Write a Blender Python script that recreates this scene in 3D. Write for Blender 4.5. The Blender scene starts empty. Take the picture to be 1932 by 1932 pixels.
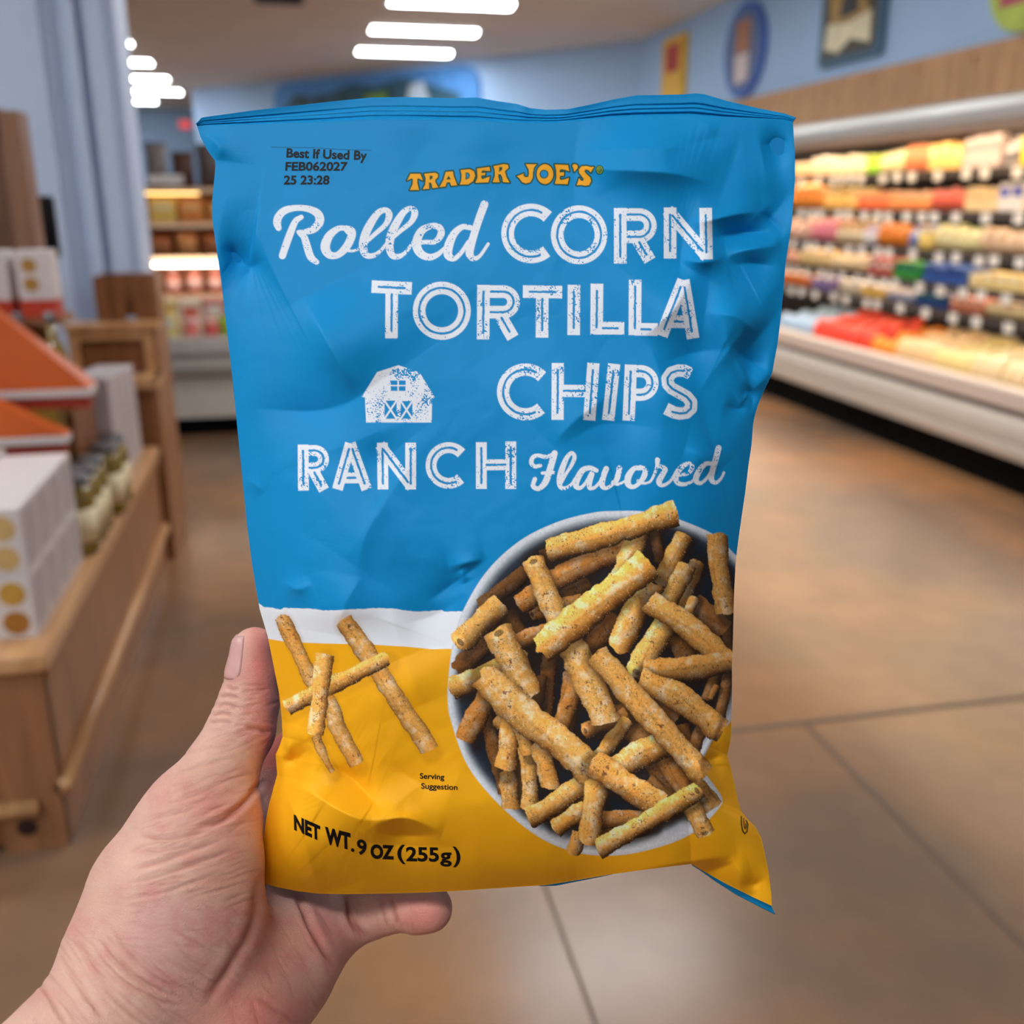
import bpy, math, random
import numpy as np
from mathutils import Vector, Matrix
S = bpy.context.scene
COL = S.collection
random.seed(7)

# ---------------------------------------------------------------- camera
FPX = 1850.0                       # focal length in pixels of the 1932 px frame
PITCH = math.radians(17.4915)
YAW = math.radians(12.0765)
EYE = np.array([0.0, 0.0, 1.5])
FW = np.array([math.sin(YAW)*math.cos(PITCH), math.cos(YAW)*math.cos(PITCH), -math.sin(PITCH)])
RT = np.array([math.cos(YAW), -math.sin(YAW), 0.0])
UP = np.cross(RT, FW)
cam = bpy.data.cameras.new('camera')
cam.sensor_width = 36.0
cam.sensor_fit = 'HORIZONTAL'
cam.lens = 36.0*FPX/1932.0
cam.clip_start = 0.02
cam.dof.use_dof = True
cam.dof.focus_distance = 0.405
cam.dof.aperture_fstop = 7.3
cam.dof.aperture_blades = 0
camo = bpy.data.objects.new('camera', cam)
COL.objects.link(camo)
CAMROT = Matrix((RT, UP, -FW)).transposed()
camo.matrix_world = Matrix.Translation(Vector(EYE)) @ CAMROT.to_4x4()
S.camera = camo

# ---------------------------------------------------------------- view, world
S.view_settings.view_transform = 'Standard'
S.view_settings.look = 'None'
S.view_settings.gamma = 1.0
S.view_settings.use_curve_mapping = False
S.view_settings.exposure = 0.0
S.cycles.use_denoising = True
S.cycles.max_bounces = 6
S.cycles.diffuse_bounces = 4
S.cycles.glossy_bounces = 3
S.cycles.transmission_bounces = 4
S.cycles.sample_clamp_indirect = 4.0
W = bpy.data.worlds.new('store_ambient')
S.world = W
W.use_nodes = True
W.node_tree.nodes['Background'].inputs[0].default_value = (0.86, 0.94, 1.0, 1)
W.node_tree.nodes['Background'].inputs[1].default_value = 0.22
LAMP = 33.0                         # emission strength of the ceiling lamps

# ---------------------------------------------------------------- helpers
def lin(c):
    c = np.asarray(c, float)/255.0
    return np.where(c <= 0.04045, c/12.92, ((c+0.055)/1.055)**2.4)

def px_at_x(x, y, X):
    d = FW+RT*(x-966)/FPX+UP*(966-y)/FPX
    return EYE+d*(X/d[0])

def px_at_y(x, y, Y):
    d = FW+RT*(x-966)/FPX+UP*(966-y)/FPX
    return EYE+d*(Y/d[1])

_mats = {}
def mat(name, rgb, rough=0.6, spec=0.4, metal=0.0, var=0.06, scale=6.0, emit=0.0, emit_rgb=None, trans=0.0, coat=0.0):
    if name in _mats: return _mats[name]
    m = bpy.data.materials.new(name); m.use_nodes = True
    nt = m.node_tree; b = nt.nodes['Principled BSDF']
    c = lin(rgb)
    tc = nt.nodes.new('ShaderNodeTexCoord')
    nz = nt.nodes.new('ShaderNodeTexNoise'); nz.inputs['Scale'].default_value = scale; nz.inputs['Detail'].default_value = 3
    nt.links.new(tc.outputs['Object'], nz.inputs['Vector'])
    cr = nt.nodes.new('ShaderNodeValToRGB')
    cr.color_ramp.elements[0].position = 0.3; cr.color_ramp.elements[1].position = 0.7
    cr.color_ramp.elements[0].color = (*np.clip(c*(1-var), 0, 1), 1)
    cr.color_ramp.elements[1].color = (*np.clip(c*(1+var), 0, 1), 1)
    nt.links.new(nz.outputs['Fac'], cr.inputs['Fac'])
    nt.links.new(cr.outputs['Color'], b.inputs['Base Color'])
    b.inputs['Roughness'].default_value = rough
    b.inputs['Specular IOR Level'].default_value = spec
    b.inputs['Metallic'].default_value = metal
    b.inputs['Transmission Weight'].default_value = trans
    b.inputs['Coat Weight'].default_value = coat
    if emit:
        b.inputs['Emission Color'].default_value = (*lin(emit_rgb if emit_rgb is not None else rgb), 1)
        b.inputs['Emission Strength'].default_value = emit
    _mats[name] = m
    return m

def wood(name, rgb_a, rgb_b, axis='Z', rough=0.38, scale=3.0):
    if name in _mats: return _mats[name]
    m = bpy.data.materials.new(name); m.use_nodes = True
    nt = m.node_tree; b = nt.nodes['Principled BSDF']
    tc = nt.nodes.new('ShaderNodeTexCoord'); mp = nt.nodes.new('ShaderNodeMapping')
    sc = {'X': (0.6, 7, 7), 'Y': (7, 0.6, 7), 'Z': (7, 7, 0.6)}[axis]
    mp.inputs['Scale'].default_value = sc
    nt.links.new(tc.outputs['Object'], mp.inputs['Vector'])
    nz = nt.nodes.new('ShaderNodeTexNoise'); nz.inputs['Scale'].default_value = scale; nz.inputs['Detail'].default_value = 5
    nz.inputs['Distortion'].default_value = 0.8
    nt.links.new(mp.outputs['Vector'], nz.inputs['Vector'])
    cr = nt.nodes.new('ShaderNodeValToRGB')
    cr.color_ramp.elements[0].position = 0.32; cr.color_ramp.elements[1].position = 0.68
    cr.color_ramp.elements[0].color = (*lin(rgb_a), 1); cr.color_ramp.elements[1].color = (*lin(rgb_b), 1)
    nt.links.new(nz.outputs['Fac'], cr.inputs['Fac'])
    nt.links.new(cr.outputs['Color'], b.inputs['Base Color'])
    b.inputs['Roughness'].default_value = rough
    _mats[name] = m
    return m

class MB:
    """collects shapes and links them as one mesh object"""
    def __init__(s): s.v = []; s.f = []; s.m = []
    def add(s, v, f, mi=0):
        o = len(s.v); s.v += [tuple(map(float, p)) for p in v]
        s.f += [tuple(i+o for i in q) for q in f]; s.m += [mi]*len(f); return s
    def box(s, lo, hi, mi=0, bev=0.0):
        x0, y0, z0 = lo; x1, y1, z1 = hi
        if bev <= 0:
            v = [(x0,y0,z0),(x1,y0,z0),(x1,y1,z0),(x0,y1,z0),(x0,y0,z1),(x1,y0,z1),(x1,y1,z1),(x0,y1,z1)]
            f = [(3,2,1,0),(4,5,6,7),(0,1,5,4),(1,2,6,5),(2,3,7,6),(3,0,4,7)]
            return s.add(v, f, mi)
        b = min(bev, (x1-x0)*.45, (y1-y0)*.45, (z1-z0)*.45)
        rings = []
        for z, ins in ((z0, b), (z0+b*.3, b*.3), (z0+b, 0), (z1-b, 0), (z1-b*.3, b*.3), (z1, b)):
            r = []
            X0, X1, Y0, Y1 = x0+ins, x1-ins, y0+ins, y1-ins
            for cx, cy, a0 in ((X1-b, Y1-b, 0), (X0+b, Y1-b, 90), (X0+b, Y0+b, 180), (X1-b, Y0+b, 270)):
                for k in range(3):
                    a = math.radians(a0+45*k); r.append((cx+b*math.cos(a), cy+b*math.sin(a), z))
            rings.append(r)
        return s.loft(rings, mi)
    def loft(s, rings, mi=0, cap=True, closed=True):
        n = len(rings[0]); v = [p for r in rings for p in r]; f = []
        for i in range(len(rings)-1):
            for j in range(n if closed else n-1):
                k = (j+1) % n
                f.append((i*n+j, i*n+k, (i+1)*n+k, (i+1)*n+j))
        if cap:
            f.append(tuple(reversed(range(n)))); f.append(tuple((len(rings)-1)*n+j for j in range(n)))
        return s.add(v, f, mi)
    def lathe(s, c, prof, n=20, mi=0, sx=1.0, sy=1.0):
        rings = [[(c[0]+sx*r*math.cos(2*math.pi*k/n), c[1]+sy*r*math.sin(2*math.pi*k/n), c[2]+z) for k in range(n)] for r, z in prof]
        return s.loft(rings, mi)
    def tube(s, pts, r, n=10, mi=0):
        rings = []
        P = [Vector(p) for p in pts]
        for i, p in enumerate(P):
            d = (P[min(i+1, len(P)-1)]-P[max(i-1, 0)]).normalized()
            a = d.cross(Vector((0, 0, 1)));
            if a.length < 1e-3: a = d.cross(Vector((1, 0, 0)))
            a.normalize(); b = d.cross(a)
            rings.append([tuple(p+(a*math.cos(t)+b*math.sin(t))*r) for t in (2*math.pi*k/n for k in range(n))])
        return s.loft(rings, mi)
    def prism(s, poly, axis, a, b, mi=0):
        """poly: 2D outline in the plane perpendicular to axis, swept from a to b"""
        def P(u, w, t):
            return {'X': (t, u, w), 'Y': (u, t, w), 'Z': (u, w, t)}[axis]
        return s.loft([[P(u, w, a) for u, w in poly], [P(u, w, b) for u, w in poly]], mi)
    def build(s, name, mats, parent=None, smooth=False, loc=None, rot=None):
        me = bpy.data.meshes.new(name); me.from_pydata(s.v, [], s.f)
        if not isinstance(mats, (list, tuple)): mats = [mats]
        for m in mats: me.materials.append(m)
        if len(mats) > 1: me.polygons.foreach_set('material_index', s.m)
        if smooth: me.polygons.foreach_set('use_smooth', [True]*len(me.polygons))
        me.update()
        bm_fix(me)
        o = bpy.data.objects.new(name, me); COL.objects.link(o)
        if parent is not None: o.parent = parent
        if loc is not None: o.location = loc
        if rot is not None: o.rotation_euler = rot
        return o

import bmesh
def bm_fix(me):
    bm = bmesh.new(); bm.from_mesh(me)
    bmesh.ops.recalc_face_normals(bm, faces=bm.faces); bm.to_mesh(me); bm.free()

def tag(o, label=None, cat=None, group=None, kind=None):
    if label: o['label'] = label
    if cat: o['category'] = cat
    if group: o['group'] = group
    if kind: o['kind'] = kind
    return o

def empty(name, loc=(0, 0, 0), label=None, cat=None, group=None, rz=0.0):
    o = bpy.data.objects.new(name, None); COL.objects.link(o)
    o.location = loc; o.rotation_euler = (0, 0, rz); o.empty_display_size = 0.1
    return tag(o, label, cat, group)

def struct(o): o['kind'] = 'structure'; return o

def copy_tree(o, parent=None):
    c = o.copy(); COL.objects.link(c); c.parent = parent
    for ch in list(o.children): copy_tree(ch, c)
    return c
# ---------------------------------------------------------------- room shell
def floor_material():
    m = bpy.data.materials.new('polished_concrete'); m.use_nodes = True
    nt = m.node_tree; b = nt.nodes['Principled BSDF']; N = nt.nodes.new; L = nt.links.new
    tc = N('ShaderNodeTexCoord')
    n1 = N('ShaderNodeTexNoise'); n1.inputs['Scale'].default_value = 0.9; n1.inputs['Detail'].default_value = 4
    L(tc.outputs['Object'], n1.inputs['Vector'])
    c1 = N('ShaderNodeValToRGB'); c1.color_ramp.elements[0].position = 0.35; c1.color_ramp.elements[1].position = 0.65
    c1.color_ramp.elements[0].color = (*lin((114, 93, 77)), 1); c1.color_ramp.elements[1].color = (*lin((162, 117, 79)), 1)
    L(n1.outputs['Fac'], c1.inputs['Fac'])
    n2 = N('ShaderNodeTexNoise'); n2.inputs['Scale'].default_value = 9; n2.inputs['Detail'].default_value = 6
    L(tc.outputs['Object'], n2.inputs['Vector'])
    mx = N('ShaderNodeMixRGB'); mx.blend_type = 'MULTIPLY'; mx.inputs[0].default_value = 0.25
    c2 = N('ShaderNodeValToRGB'); c2.color_ramp.elements[0].position = 0.3; c2.color_ramp.elements[1].position = 0.7
    c2.color_ramp.elements[0].color = (0.62, 0.62, 0.62, 1); c2.color_ramp.elements[1].color = (1, 1, 1, 1)
    L(n2.outputs['Fac'], c2.inputs['Fac']); L(c1.outputs['Color'], mx.inputs[1]); L(c2.outputs['Color'], mx.inputs[2])
    L(mx.outputs['Color'], b.inputs['Base Color'])
    b.inputs['Roughness'].default_value = 0.24; b.inputs['Specular IOR Level'].default_value = 0.45
    return m

mb = MB(); mb.box((-9, -8, -0.2), (7, 30, 0.0))
fl = struct(mb.build('floor', floor_material()))
# saw-cut joints of the concrete slab, filled and almost flush
mj = mat('joint_filler', (98, 80, 66), 0.7)
mb = MB()
mb.box((0.9, 2.385, 0.0), (3.66, 2.407, 0.0012)); mb.box((1.409, 0.0, 0.0), (1.423, 2.385, 0.0012)); mb.box((0.466, 0.6, 0.0), (0.474, 1.9, 0.0008))
struct(mb.build('floor_joint', mj))
m_ceil = mat('ceiling_paint', (236, 224, 210), 0.9, 0.2, var=0.03, scale=1.5)
mb = MB(); mb.box((-9, -8, 3.7), (5.3, 30, 3.9))
struct(mb.build('ceiling', m_ceil))
m_blue = mat('pale_blue_wall_paint', (172, 202, 238), 0.8, 0.25, var=0.03, scale=1.2)
mb = MB(); mb.box((5.0, -8, 0), (5.3, 14.6, 3.7))
struct(mb.build('wall_right', m_blue))
# back wall runs at an angle to the right wall
pA = np.array([5.15, 14.38]); pB = np.array([-1.85, 22.45]); nrm = np.array([pA[1]-pB[1], pB[0]-pA[0]]); nrm = -nrm/np.hypot(*nrm)
mb = MB(); q = [tuple(pA), tuple(pB), tuple(pB+nrm*0.3), tuple(pA+nrm*0.3)]
mb.prism([(a, b) for a, b in q], 'Z', 0, 3.7)
struct(mb.build('wall_back', m_blue))
mb = MB(); mb.box((-9, 26.8, 0), (-1.4, 27.1, 3.7)); struct(mb.build('wall_far', mat('grey_blue_wall_paint', (128, 150, 178), 0.85, var=0.03)))
mb = MB(); mb.box((-6, 5.9, 0), (-1.02, 6.1, 3.7)); struct(mb.build('wall_left', m_blue))
# blue column with stepped mouldings on its aisle side
m_colm = mat('blue_column_paint', (188, 204, 230), 0.55, var=0.02)
prof = [(-1.42, 5.62), (-1.42, 5.12), (-1.05, 5.12), (-1.05, 5.17), (-1.01, 5.17), (-1.01, 5.20), (-0.95, 5.20), (-0.95, 5.17),
        (-0.91, 5.17), (-0.91, 5.24), (-0.87, 5.24), (-0.87, 5.2), (-0.79, 5.2), (-0.79, 5.24), (-0.74, 5.24), (-0.74, 5.62)]
mb = MB(); mb.prism(prof, 'Z', 0, 3.7)
struct(mb.build('trim_1', m_colm))
# timber soffit above the refrigerated case
m_soff = wood('soffit_timber', (165, 122, 84), (196, 150, 106), 'Z', 0.7, 2.5)
mb = MB(); mb.box((4.8, 2.5, 1.6), (5.0, 14.0, 2.56))
for k in range(48):
    y0 = 2.6+0.23*k
    mb.box((4.785, y0, 1.6), (4.8, y0+0.222, 2.50-0.03*((k*7) % 3)))
struct(mb.build('trim_2', m_soff))
# vent in the ceiling
vent = empty('ceiling_vent', (0.0, 12.6, 3.7), 'dark slatted vent let into the beige ceiling left of the lamps', 'vent')
mb = MB(); mb.box((-0.28, -0.28, -0.012), (0.28, -0.24, 0)); mb.box((-0.28, 0.24, -0.012), (0.28, 0.28, 0)); mb.box((-0.28, -0.24, -0.012), (-0.24, 0.24, 0)); mb.box((0.24, -0.24, -0.012), (0.28, 0.24, 0))
mb.build('vent_frame', mat('vent_metal', (120, 104, 92), 0.5), vent)
mb = MB()
for k in range(9): mb.box((-0.24, -0.22+k*0.05, -0.01), (0.24, -0.2+k*0.05, -0.002))
mb.build('slats', mat('vent_dark', (62, 52, 46), 0.6), vent)

# ---------------------------------------------------------------- ceiling lamps
m_tube = mat('lamp_diffuser', (255, 250, 238), 0.5, emit=LAMP, emit_rgb=(246, 252, 255))
m_hous = mat('lamp_housing', (225, 222, 214), 0.5)
def lamp_proto():
    root = empty('ceiling_light')
    prof = [(-0.17, 0), (-0.14, -0.03), (-0.08, -0.045), (0.08, -0.045), (0.14, -0.03), (0.17, 0)]
    mb = MB(); mb.prism(prof, 'X', -0.70, 0.70); mb.build('diffuser', m_tube, root)
    mb = MB(); mb.box((-0.74, -0.19, -0.035), (-0.70, 0.19, 0.0)); mb.box((0.70, -0.19, -0.035), (0.74, 0.19, 0.0)); mb.box((-0.70, -0.19, -0.012), (0.70, -0.172, 0)); mb.box((-0.70, 0.172, -0.012), (0.70, 0.19, 0))
    mb.build('housing', m_hous, root)
    return root
lp = lamp_proto(); first = True
def put_lamp(x, y, label, group='ceiling lamps'):
    global first
    o = lp if first else copy_tree(lp); first = False
    o.location = (x, y, 3.7); tag(o, label, 'lamp', group); return o
put_lamp(1.93, 12.35, 'long white ceiling light cut off by the top edge of the picture')
put_lamp(1.86, 14.3, 'long white ceiling light, second in the row over the aisle')
put_lamp(1.81, 16.3, 'long white ceiling light, farthest in the row over the aisle')
for y, l in ((16.15, 'white ceiling light beside the blue column, highest of five'), (18.3, 'white ceiling light beside the blue column, second highest of five'),
             (20.6, 'white ceiling light beside the blue column, middle one of five'), (22.85, 'white ceiling light beside the blue column, second lowest of five'),
             (24.95, 'white ceiling light beside the blue column, lowest and smallest of five')):
    put_lamp({16.15: -2.8, 24.95: -3.55}.get(y, -2.8), y, l)
for x in (-2.8, -0.7, 1.9):  # unseen lamps; rows shifted left, middle one added, to darken the bag's right side
    for y in (-3.0, -1.0, 1.0, 3.2, 5.4, 7.6, 9.8):
        if x < 0 and y > 4 or x > 0 and y < 3 or x == -0.7 and y != -1.0: continue
        put_lamp(x, y, 'unseen white ceiling light overhead, added in rows laid out to light bag and aisle', 'ceiling lamps overhead')
# ================================================================ the bag of chips
# Built in its own frame: millimetres, x right, y up, z out of the printed front; the frame hangs in front of the eye
# at arm's length.  Outline and print were measured on the photograph in units of 1/1850 of the viewing distance.
BAG_D = 420.0                      # mm from the eye to the bag's middle sheet
def smooth_curve(P, n, closed=False):
    """Catmull-Rom through P resampled to n points by arc length (centripetal-ish)"""
    P = np.asarray(P, float)
    if closed: Q = np.vstack([P[-1], P, P[0], P[1]])
    else: Q = np.vstack([2*P[0]-P[1], P, 2*P[-1]-P[-2]])
    out = []
    for i in range(1, len(Q)-2):
        p0, p1, p2, p3 = Q[i-1], Q[i], Q[i+1], Q[i+2]
        t = np.linspace(0, 1, 12, endpoint=False)[:, None]
        out.append(0.5*((2*p1)+(p2-p0)*t+(2*p0-5*p1+4*p2-p3)*t**2+(3*p1-p0-3*p2+p3)*t**3))
    out = np.vstack(out+[Q[-2][None]])
    s = np.r_[0, np.cumsum(np.hypot(*np.diff(out[:, :2], axis=0).T))]
    u = np.linspace(0, s[-1], n)
    return np.stack([np.interp(u, s, out[:, k]) for k in range(out.shape[1])], 1)

def poly_resample(P, n):
    P = np.asarray(P, float); s = np.r_[0, np.cumsum(np.hypot(*np.diff(P, axis=0).T))]
    u = np.linspace(0, s[-1], n); return np.stack([np.interp(u, s, P[:, 0]), np.interp(u, s, P[:, 1])], 1)

TOP = [(371,235),(380,222),(400,219),(480,208),(560,199),(640,190),(700,184),(760,183),(850,185),(900,184),(940,191),(975,196),(1000,204),(1030,207),(1070,206),(1110,198),(1160,187),(1200,180),(1250,179),(1290,178),(1313,176),(1330,178),(1370,190),(1430,204),(1480,214),(1502,222)]
SEAL = [(372,238),(395,237),(480,235),(620,231),(700,227),(790,227),(900,229),(970,233),(1050,232),(1150,222),(1240,219),(1300,218),(1360,222),(1480,226),(1496,230)]
LEFT = [(372,238),(378,258),(392,285),(405,302),(407,310),(404,340),(400,380),(400,410),(404,440),(408,468),(412,495),(416,520),(430,640),(437,700),(443,760),(452,850),(458,910),(466,990),(475,1060),(483,1110),(490,1150),(505,1200),(515,1250),(527,1310),(532,1360),(533,1390),(527,1408),(520,1424),(522,1450),(523,1462),(515,1490),(507,1520),(503,1540),(497,1580),(490,1620),(485,1663)]
BOT = [(485,1663),(520,1673),(560,1681),(601,1686),(650,1687),(720,1686),(800,1684),(860,1681),(950,1675),(1030,1670),(1080,1662),(1150,1650),(1200,1643),(1271,1634),(1304,1630),(1328,1644),(1369,1667),(1419,1692),(1456,1709)]
RIGHT = [(1496,230),(1498,262),(1500,290),(1500,340),(1497,380),(1494,420),(1488,460),(1482,500),(1478,550),(1473,600),(1467,650),(1461,680),(1457,703),(1450,720),(1440,740),(1430,765),(1424,785),(1421,800),(1418,840),(1412,880),(1406,930),(1400,970),(1393,1020),(1388,1060),(1385,1120),(1383,1200),(1381,1260),(1381,1320),(1380,1370),(1378,1400),(1372,1425),(1378,1445),(1386,1480),(1392,1510),(1398,1530),(1410,1545),(1425,1560),(1436,1580),(1443,1610),(1450,1645),(1455,1685),(1456,1709)]
NS, NT = 900, 1220
def tfi(top, bot, left, right, ns, nt):
    T = poly_resample(top, ns+1); B = poly_resample(bot, ns+1); Lc = poly_resample(left, nt+1); Rc = poly_resample(right, nt+1)
    s = np.linspace(0, 1, ns+1)[None, :, None]; t = np.linspace(0, 1, nt+1)[:, None, None]
    P = (1-t)*T[None]+t*B[None]+(1-s)*Lc[:, None]+s*Rc[:, None]
    P -= (1-s)*(1-t)*T[0]+s*(1-t)*T[-1]+(1-s)*t*B[0]+s*t*B[-1]
    return P
GRID = tfi(SEAL, BOT, LEFT, RIGHT, NS, NT)

def hash2(ix, iy, seed):
    n = (ix.astype(np.int64)*374761393+iy.astype(np.int64)*668265263+seed*1442695041) & 0x7fffffff
    n = ((n ^ (n >> 13))*1274126177) & 0x7fffffff
    return ((n ^ (n >> 16)) & 0xffff)/65535.0
def vnoise(x, y, seed=0):
    x0 = np.floor(x); y0 = np.floor(y); fx = x-x0; fy = y-y0
    fx = fx*fx*(3-2*fx); fy = fy*fy*(3-2*fy)
    a = hash2(x0, y0, seed); b = hash2(x0+1, y0, seed); c = hash2(x0, y0+1, seed); d = hash2(x0+1, y0+1, seed)
    return (a*(1-fx)+b*fx)*(1-fy)+(c*(1-fx)+d*fx)*fy
def fbm(x, y, seed=0, o=3):
    r = 0; a = 0.5
    for k in range(o): r = r+a*vnoise(x*2**k, y*2**k, seed+k*17); a *= 0.5
    return r/(1-0.5**o)

def seg_field(px, py, line):
    """signed distance to a polyline (positive on its right/below when drawn left to right) and position along it 0..1"""
    L = np.asarray(line, float); best = np.full(px.shape, 1e9); sd = np.zeros(px.shape); al = np.zeros(px.shape)
    ln = np.hypot(*np.diff(L, axis=0).T); cum = np.r_[0, np.cumsum(ln)]
    for i in range(len(L)-1):
        a, b = L[i], L[i+1]; d = b-a
        t = ((px-a[0])*d[0]+(py-a[1])*d[1])/(d@d); tc = np.clip(t, 0, 1)
        dx = px-a[0]-tc*d[0]; dy = py-a[1]-tc*d[1]; dist = np.hypot(dx, dy)
        cr = d[0]*(py-a[1])-d[1]*(px-a[0])
        m = dist < best
        best = np.where(m, dist, best); sd = np.where(m, np.where(cr >= 0, dist, -dist), sd); al = np.where(m, (cum[i]+tc*ln[i])/cum[-1], al)
    return sd, al

# folds and dents: polyline, height in mm (negative = valley), width above / left of it, width below / right of it
CREASES = [
 ([(1296,1640),(1340,1640),(1392,1628)], -1.2, 8, 24),
 ([(400,466),(440,478),(470,503),(506,488)], -3.4, 42, 62),
 ([(378,240),(412,275),(412,305)], 1.6, 18, 14),
 ([(575,560),(620,650),(650,700),(680,745)], 3.6, 130, 42), ([(470,770),(600,775),(690,745)], -2.4, 60, 90),
 ([(1085,318),(1160,320),(1280,328),(1366,356)], 4.2, 150, 52),
 ([(1335,450),(1400,440),(1466,437)], -3.0, 30, 34), ([(1300,424),(1390,404),(1440,398)], 2.2, 34, 22), ([(1436,398),(1462,425),(1480,447)], -1.6, 16, 22),
 ([(1366,494),(1390,476),(1440,466),(1476,464)], 2.6, 26, 30), ([(1284,490),(1330,494),(1372,484)], 2.4, 40, 24), ([(1372,500),(1420,498),(1474,505)], -1.6, 22, 40),
 ([(1434,275),(1500,263)], -2.2, 30, 40), ([(1440,420),(1470,392),(1497,350)], -1.4, 40, 40),
 ([(1315,214),(1335,235),(1356,245)], 1.0, 20, 14), ([(1250,300),(1330,265),(1400,255)], -1.0, 50, 50),
 ([(1210,640),(1270,585),(1312,512)], 3.2, 90, 60), ([(1330,590),(1390,598),(1432,635)], 2.6, 50, 44),
 ([(1240,690),(1300,668),(1376,656)], -2.6, 70, 110), ([(1378,655),(1410,678),(1457,703)], -3.0, 46, 40), ([(1378,655),(1400,700),(1416,740)], 1.2, 12, 14), ([(1416,738),(1430,728),(1457,704)], 1.2, 18, 18),
 ([(1396,742),(1412,740),(1420,752),(1419,780)], -1.4, 12, 9), ([(1365,765),(1395,772),(1410,760)], -0.8, 14, 14),
 ([(1160,735),(1090,790),(1040,840)], 2.0, 50, 70), ([(1060,840),(1140,800),(1250,810)], -1.4, 60, 80), ([(1290,850),(1320,860),(1350,895)], 1.2, 26, 20),
 ([(800,1140),(850,1105),(895,1072),(925,1048)], -1.8, 30, 26), ([(845,1070),(880,1062),(918,1052)], 1.2, 20, 14), ([(868,1075),(880,1100)], 0.9, 9, 9),
 ([(690,1080),(650,1140),(640,1200)], 1.5, 60, 60), ([(530,1095),(560,1112),(590,1100)], 0.9, 16, 14), ([(740,930),(690,1010),(672,1090)], 1.2, 70, 60),
 ([(700,820),(720,870),(760,900)], -1.2, 40, 60), ([(455,915),(470,908),(500,930)], 0.6, 12, 12),
 ([(745,1180),(820,1160),(880,1120)], -1.3, 60, 50), ([(760,1240),(800,1330)], 1.0, 60, 60),
 ([(533,1350),(541,1405),(556,1432)], 2.4, 22, 14), ([(521,1426),(556,1434),(586,1408)], -2.4, 26, 22),
 ([(600,1436),(650,1458),(690,1495),(728,1538)], -3.6, 52, 52), ([(528,1468),(580,1492),(640,1528),(690,1547),(765,1541)], 3.0, 44, 44),
 ([(700,1556),(765,1543),(835,1572)], 2.2, 14, 22), ([(705,1570),(770,1576),(828,1577)], -1.4, 18, 22), ([(722,1432),(780,1470),(850,1500)], -1.2, 50, 40),
 ([(604,1688),(580,1610),(556,1535),(524,1478)], 3.2, 46, 66), ([(640,1560),(690,1590),(900,1600)], -1.2, 40, 70),
 ([(1318,1442),(1345,1431),(1374,1424)], -2.6, 24, 22), ([(1388,1270),(1352,1380),(1322,1440),(1340,1480),(1364,1510)], 3.4, 34, 22), ([(1375,1330),(1362,1372),(1330,1425)], -2.4, 16, 16),
 ([(1090,1662),(1304,1626),(1392,1612)], 5.0, 90, 32), ([(1395,1668),(1425,1668),(1450,1653)], -1.6, 26, 16), ([(1374,1618),(1400,1650),(1420,1690)], 1.2, 20, 26),
]
BLOBS = [  # soft dents: x, y, radius x, radius y, mm
 (1190,370,110,60,-1.6),(1010,560,160,70,1.2),(560,690,90,80,-1.4),(1150,470,120,60,1.0),(850,600,150,80,-1.0),(1330,560,70,80,-1.5),
 (1280,740,110,60,1.6),(650,880,140,70,1.0),(930,860,120,80,-1.2),(790,1330,120,90,1.2),(640,1250,90,70,-.8),(960,1640,200,40,1.5),(800,270,60,40,-1.2),(880,255,60,40,1.0),(640,300,120,50,.6),(1000,380,100,60,-.8)]

OUTL = np.vstack([poly_resample(SEAL, 60), poly_resample(RIGHT, 120)[1:], poly_resample(BOT, 60)[::-1][1:], poly_resample(LEFT, 120)[::-1][1:-1]])
def bag_height(P, s, t):
    """mm in front of the middle sheet"""
    u, v = P[..., 0], P[..., 1]
    wpx = 1050.0
    def q(x, p=2.0): x = np.clip(x, 0, 1); return 1-(1-x)**p
    side = q(s*wpx/240, 2.2)*q((1-s)*wpx/240, 2.2)
    hgt = 1440.0
    topf = q(t*hgt/620, 1.5); botf = q((1-t)*hgt/170, 2.0)
    h = 1.2+(5.0+22.0*topf)*side*botf*(0.30+0.70*q(t*hgt/900, 1.3))
    edge = q(s*wpx/46, 2)*q((1-s)*wpx/46, 2)
    h0 = np.zeros_like(h)
    for line, A, wa, wb in CREASES:
        L = smooth_curve(line, 28) if len(line) > 2 else np.asarray(line, float); R = 6*max(wa, wb)
        m = (u > L[:, 0].min()-R) & (u < L[:, 0].max()+R) & (v > L[:, 1].min()-R) & (v < L[:, 1].max()+R)
        if not m.any(): continue
        d, a = seg_field(u[m], v[m], L)
        w = np.where(d > 0, wb, wa); c = 2.0
        tap = np.sin(np.pi*np.clip(a, 0, 1))**1.25
        h0[m] += 2.9*A*tap*np.exp(-(np.sqrt(d*d+c*c)-c)/w)
    for x, y, rx, ry, A in BLOBS:
        h0 += A*np.exp(-((u-x)/rx)**2-((v-y)/ry)**2)
    h0 += 1.6*(fbm(u/190, v/170, 3)-0.5)+0.7*(fbm(u/70+.3*v/70, v/62, 9)-0.5)
    cells = fbm(u/55, v/48, 21, 2); h0 += 0.5*np.abs(cells-0.5)
    tot = h+h0*edge*np.clip(t*hgt/60, 0, 1)
    for _ in range(1):
        for ax_ in (0, 1):
            p_ = np.concatenate([np.take(tot, [0, 0], ax_), tot, np.take(tot, [-1, -1], ax_)], ax_); n_ = tot.shape[ax_]
            sl_ = lambda k: p_[k:k+n_] if ax_ == 0 else p_[:, k:k+n_]
            tot = sum(w_*sl_(k) for k, w_ in enumerate((.10, .22, .36, .22, .10)))
    return tot

def to_mm(P, w):
    """measured outline units -> bag frame (mm) for a point w mm in front of the middle sheet"""
    k = (BAG_D-w)/FPX
    return np.stack([(P[..., 0]-966)*k, (966-P[..., 1])*k, w+0*P[..., 0]], -1)

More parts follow.
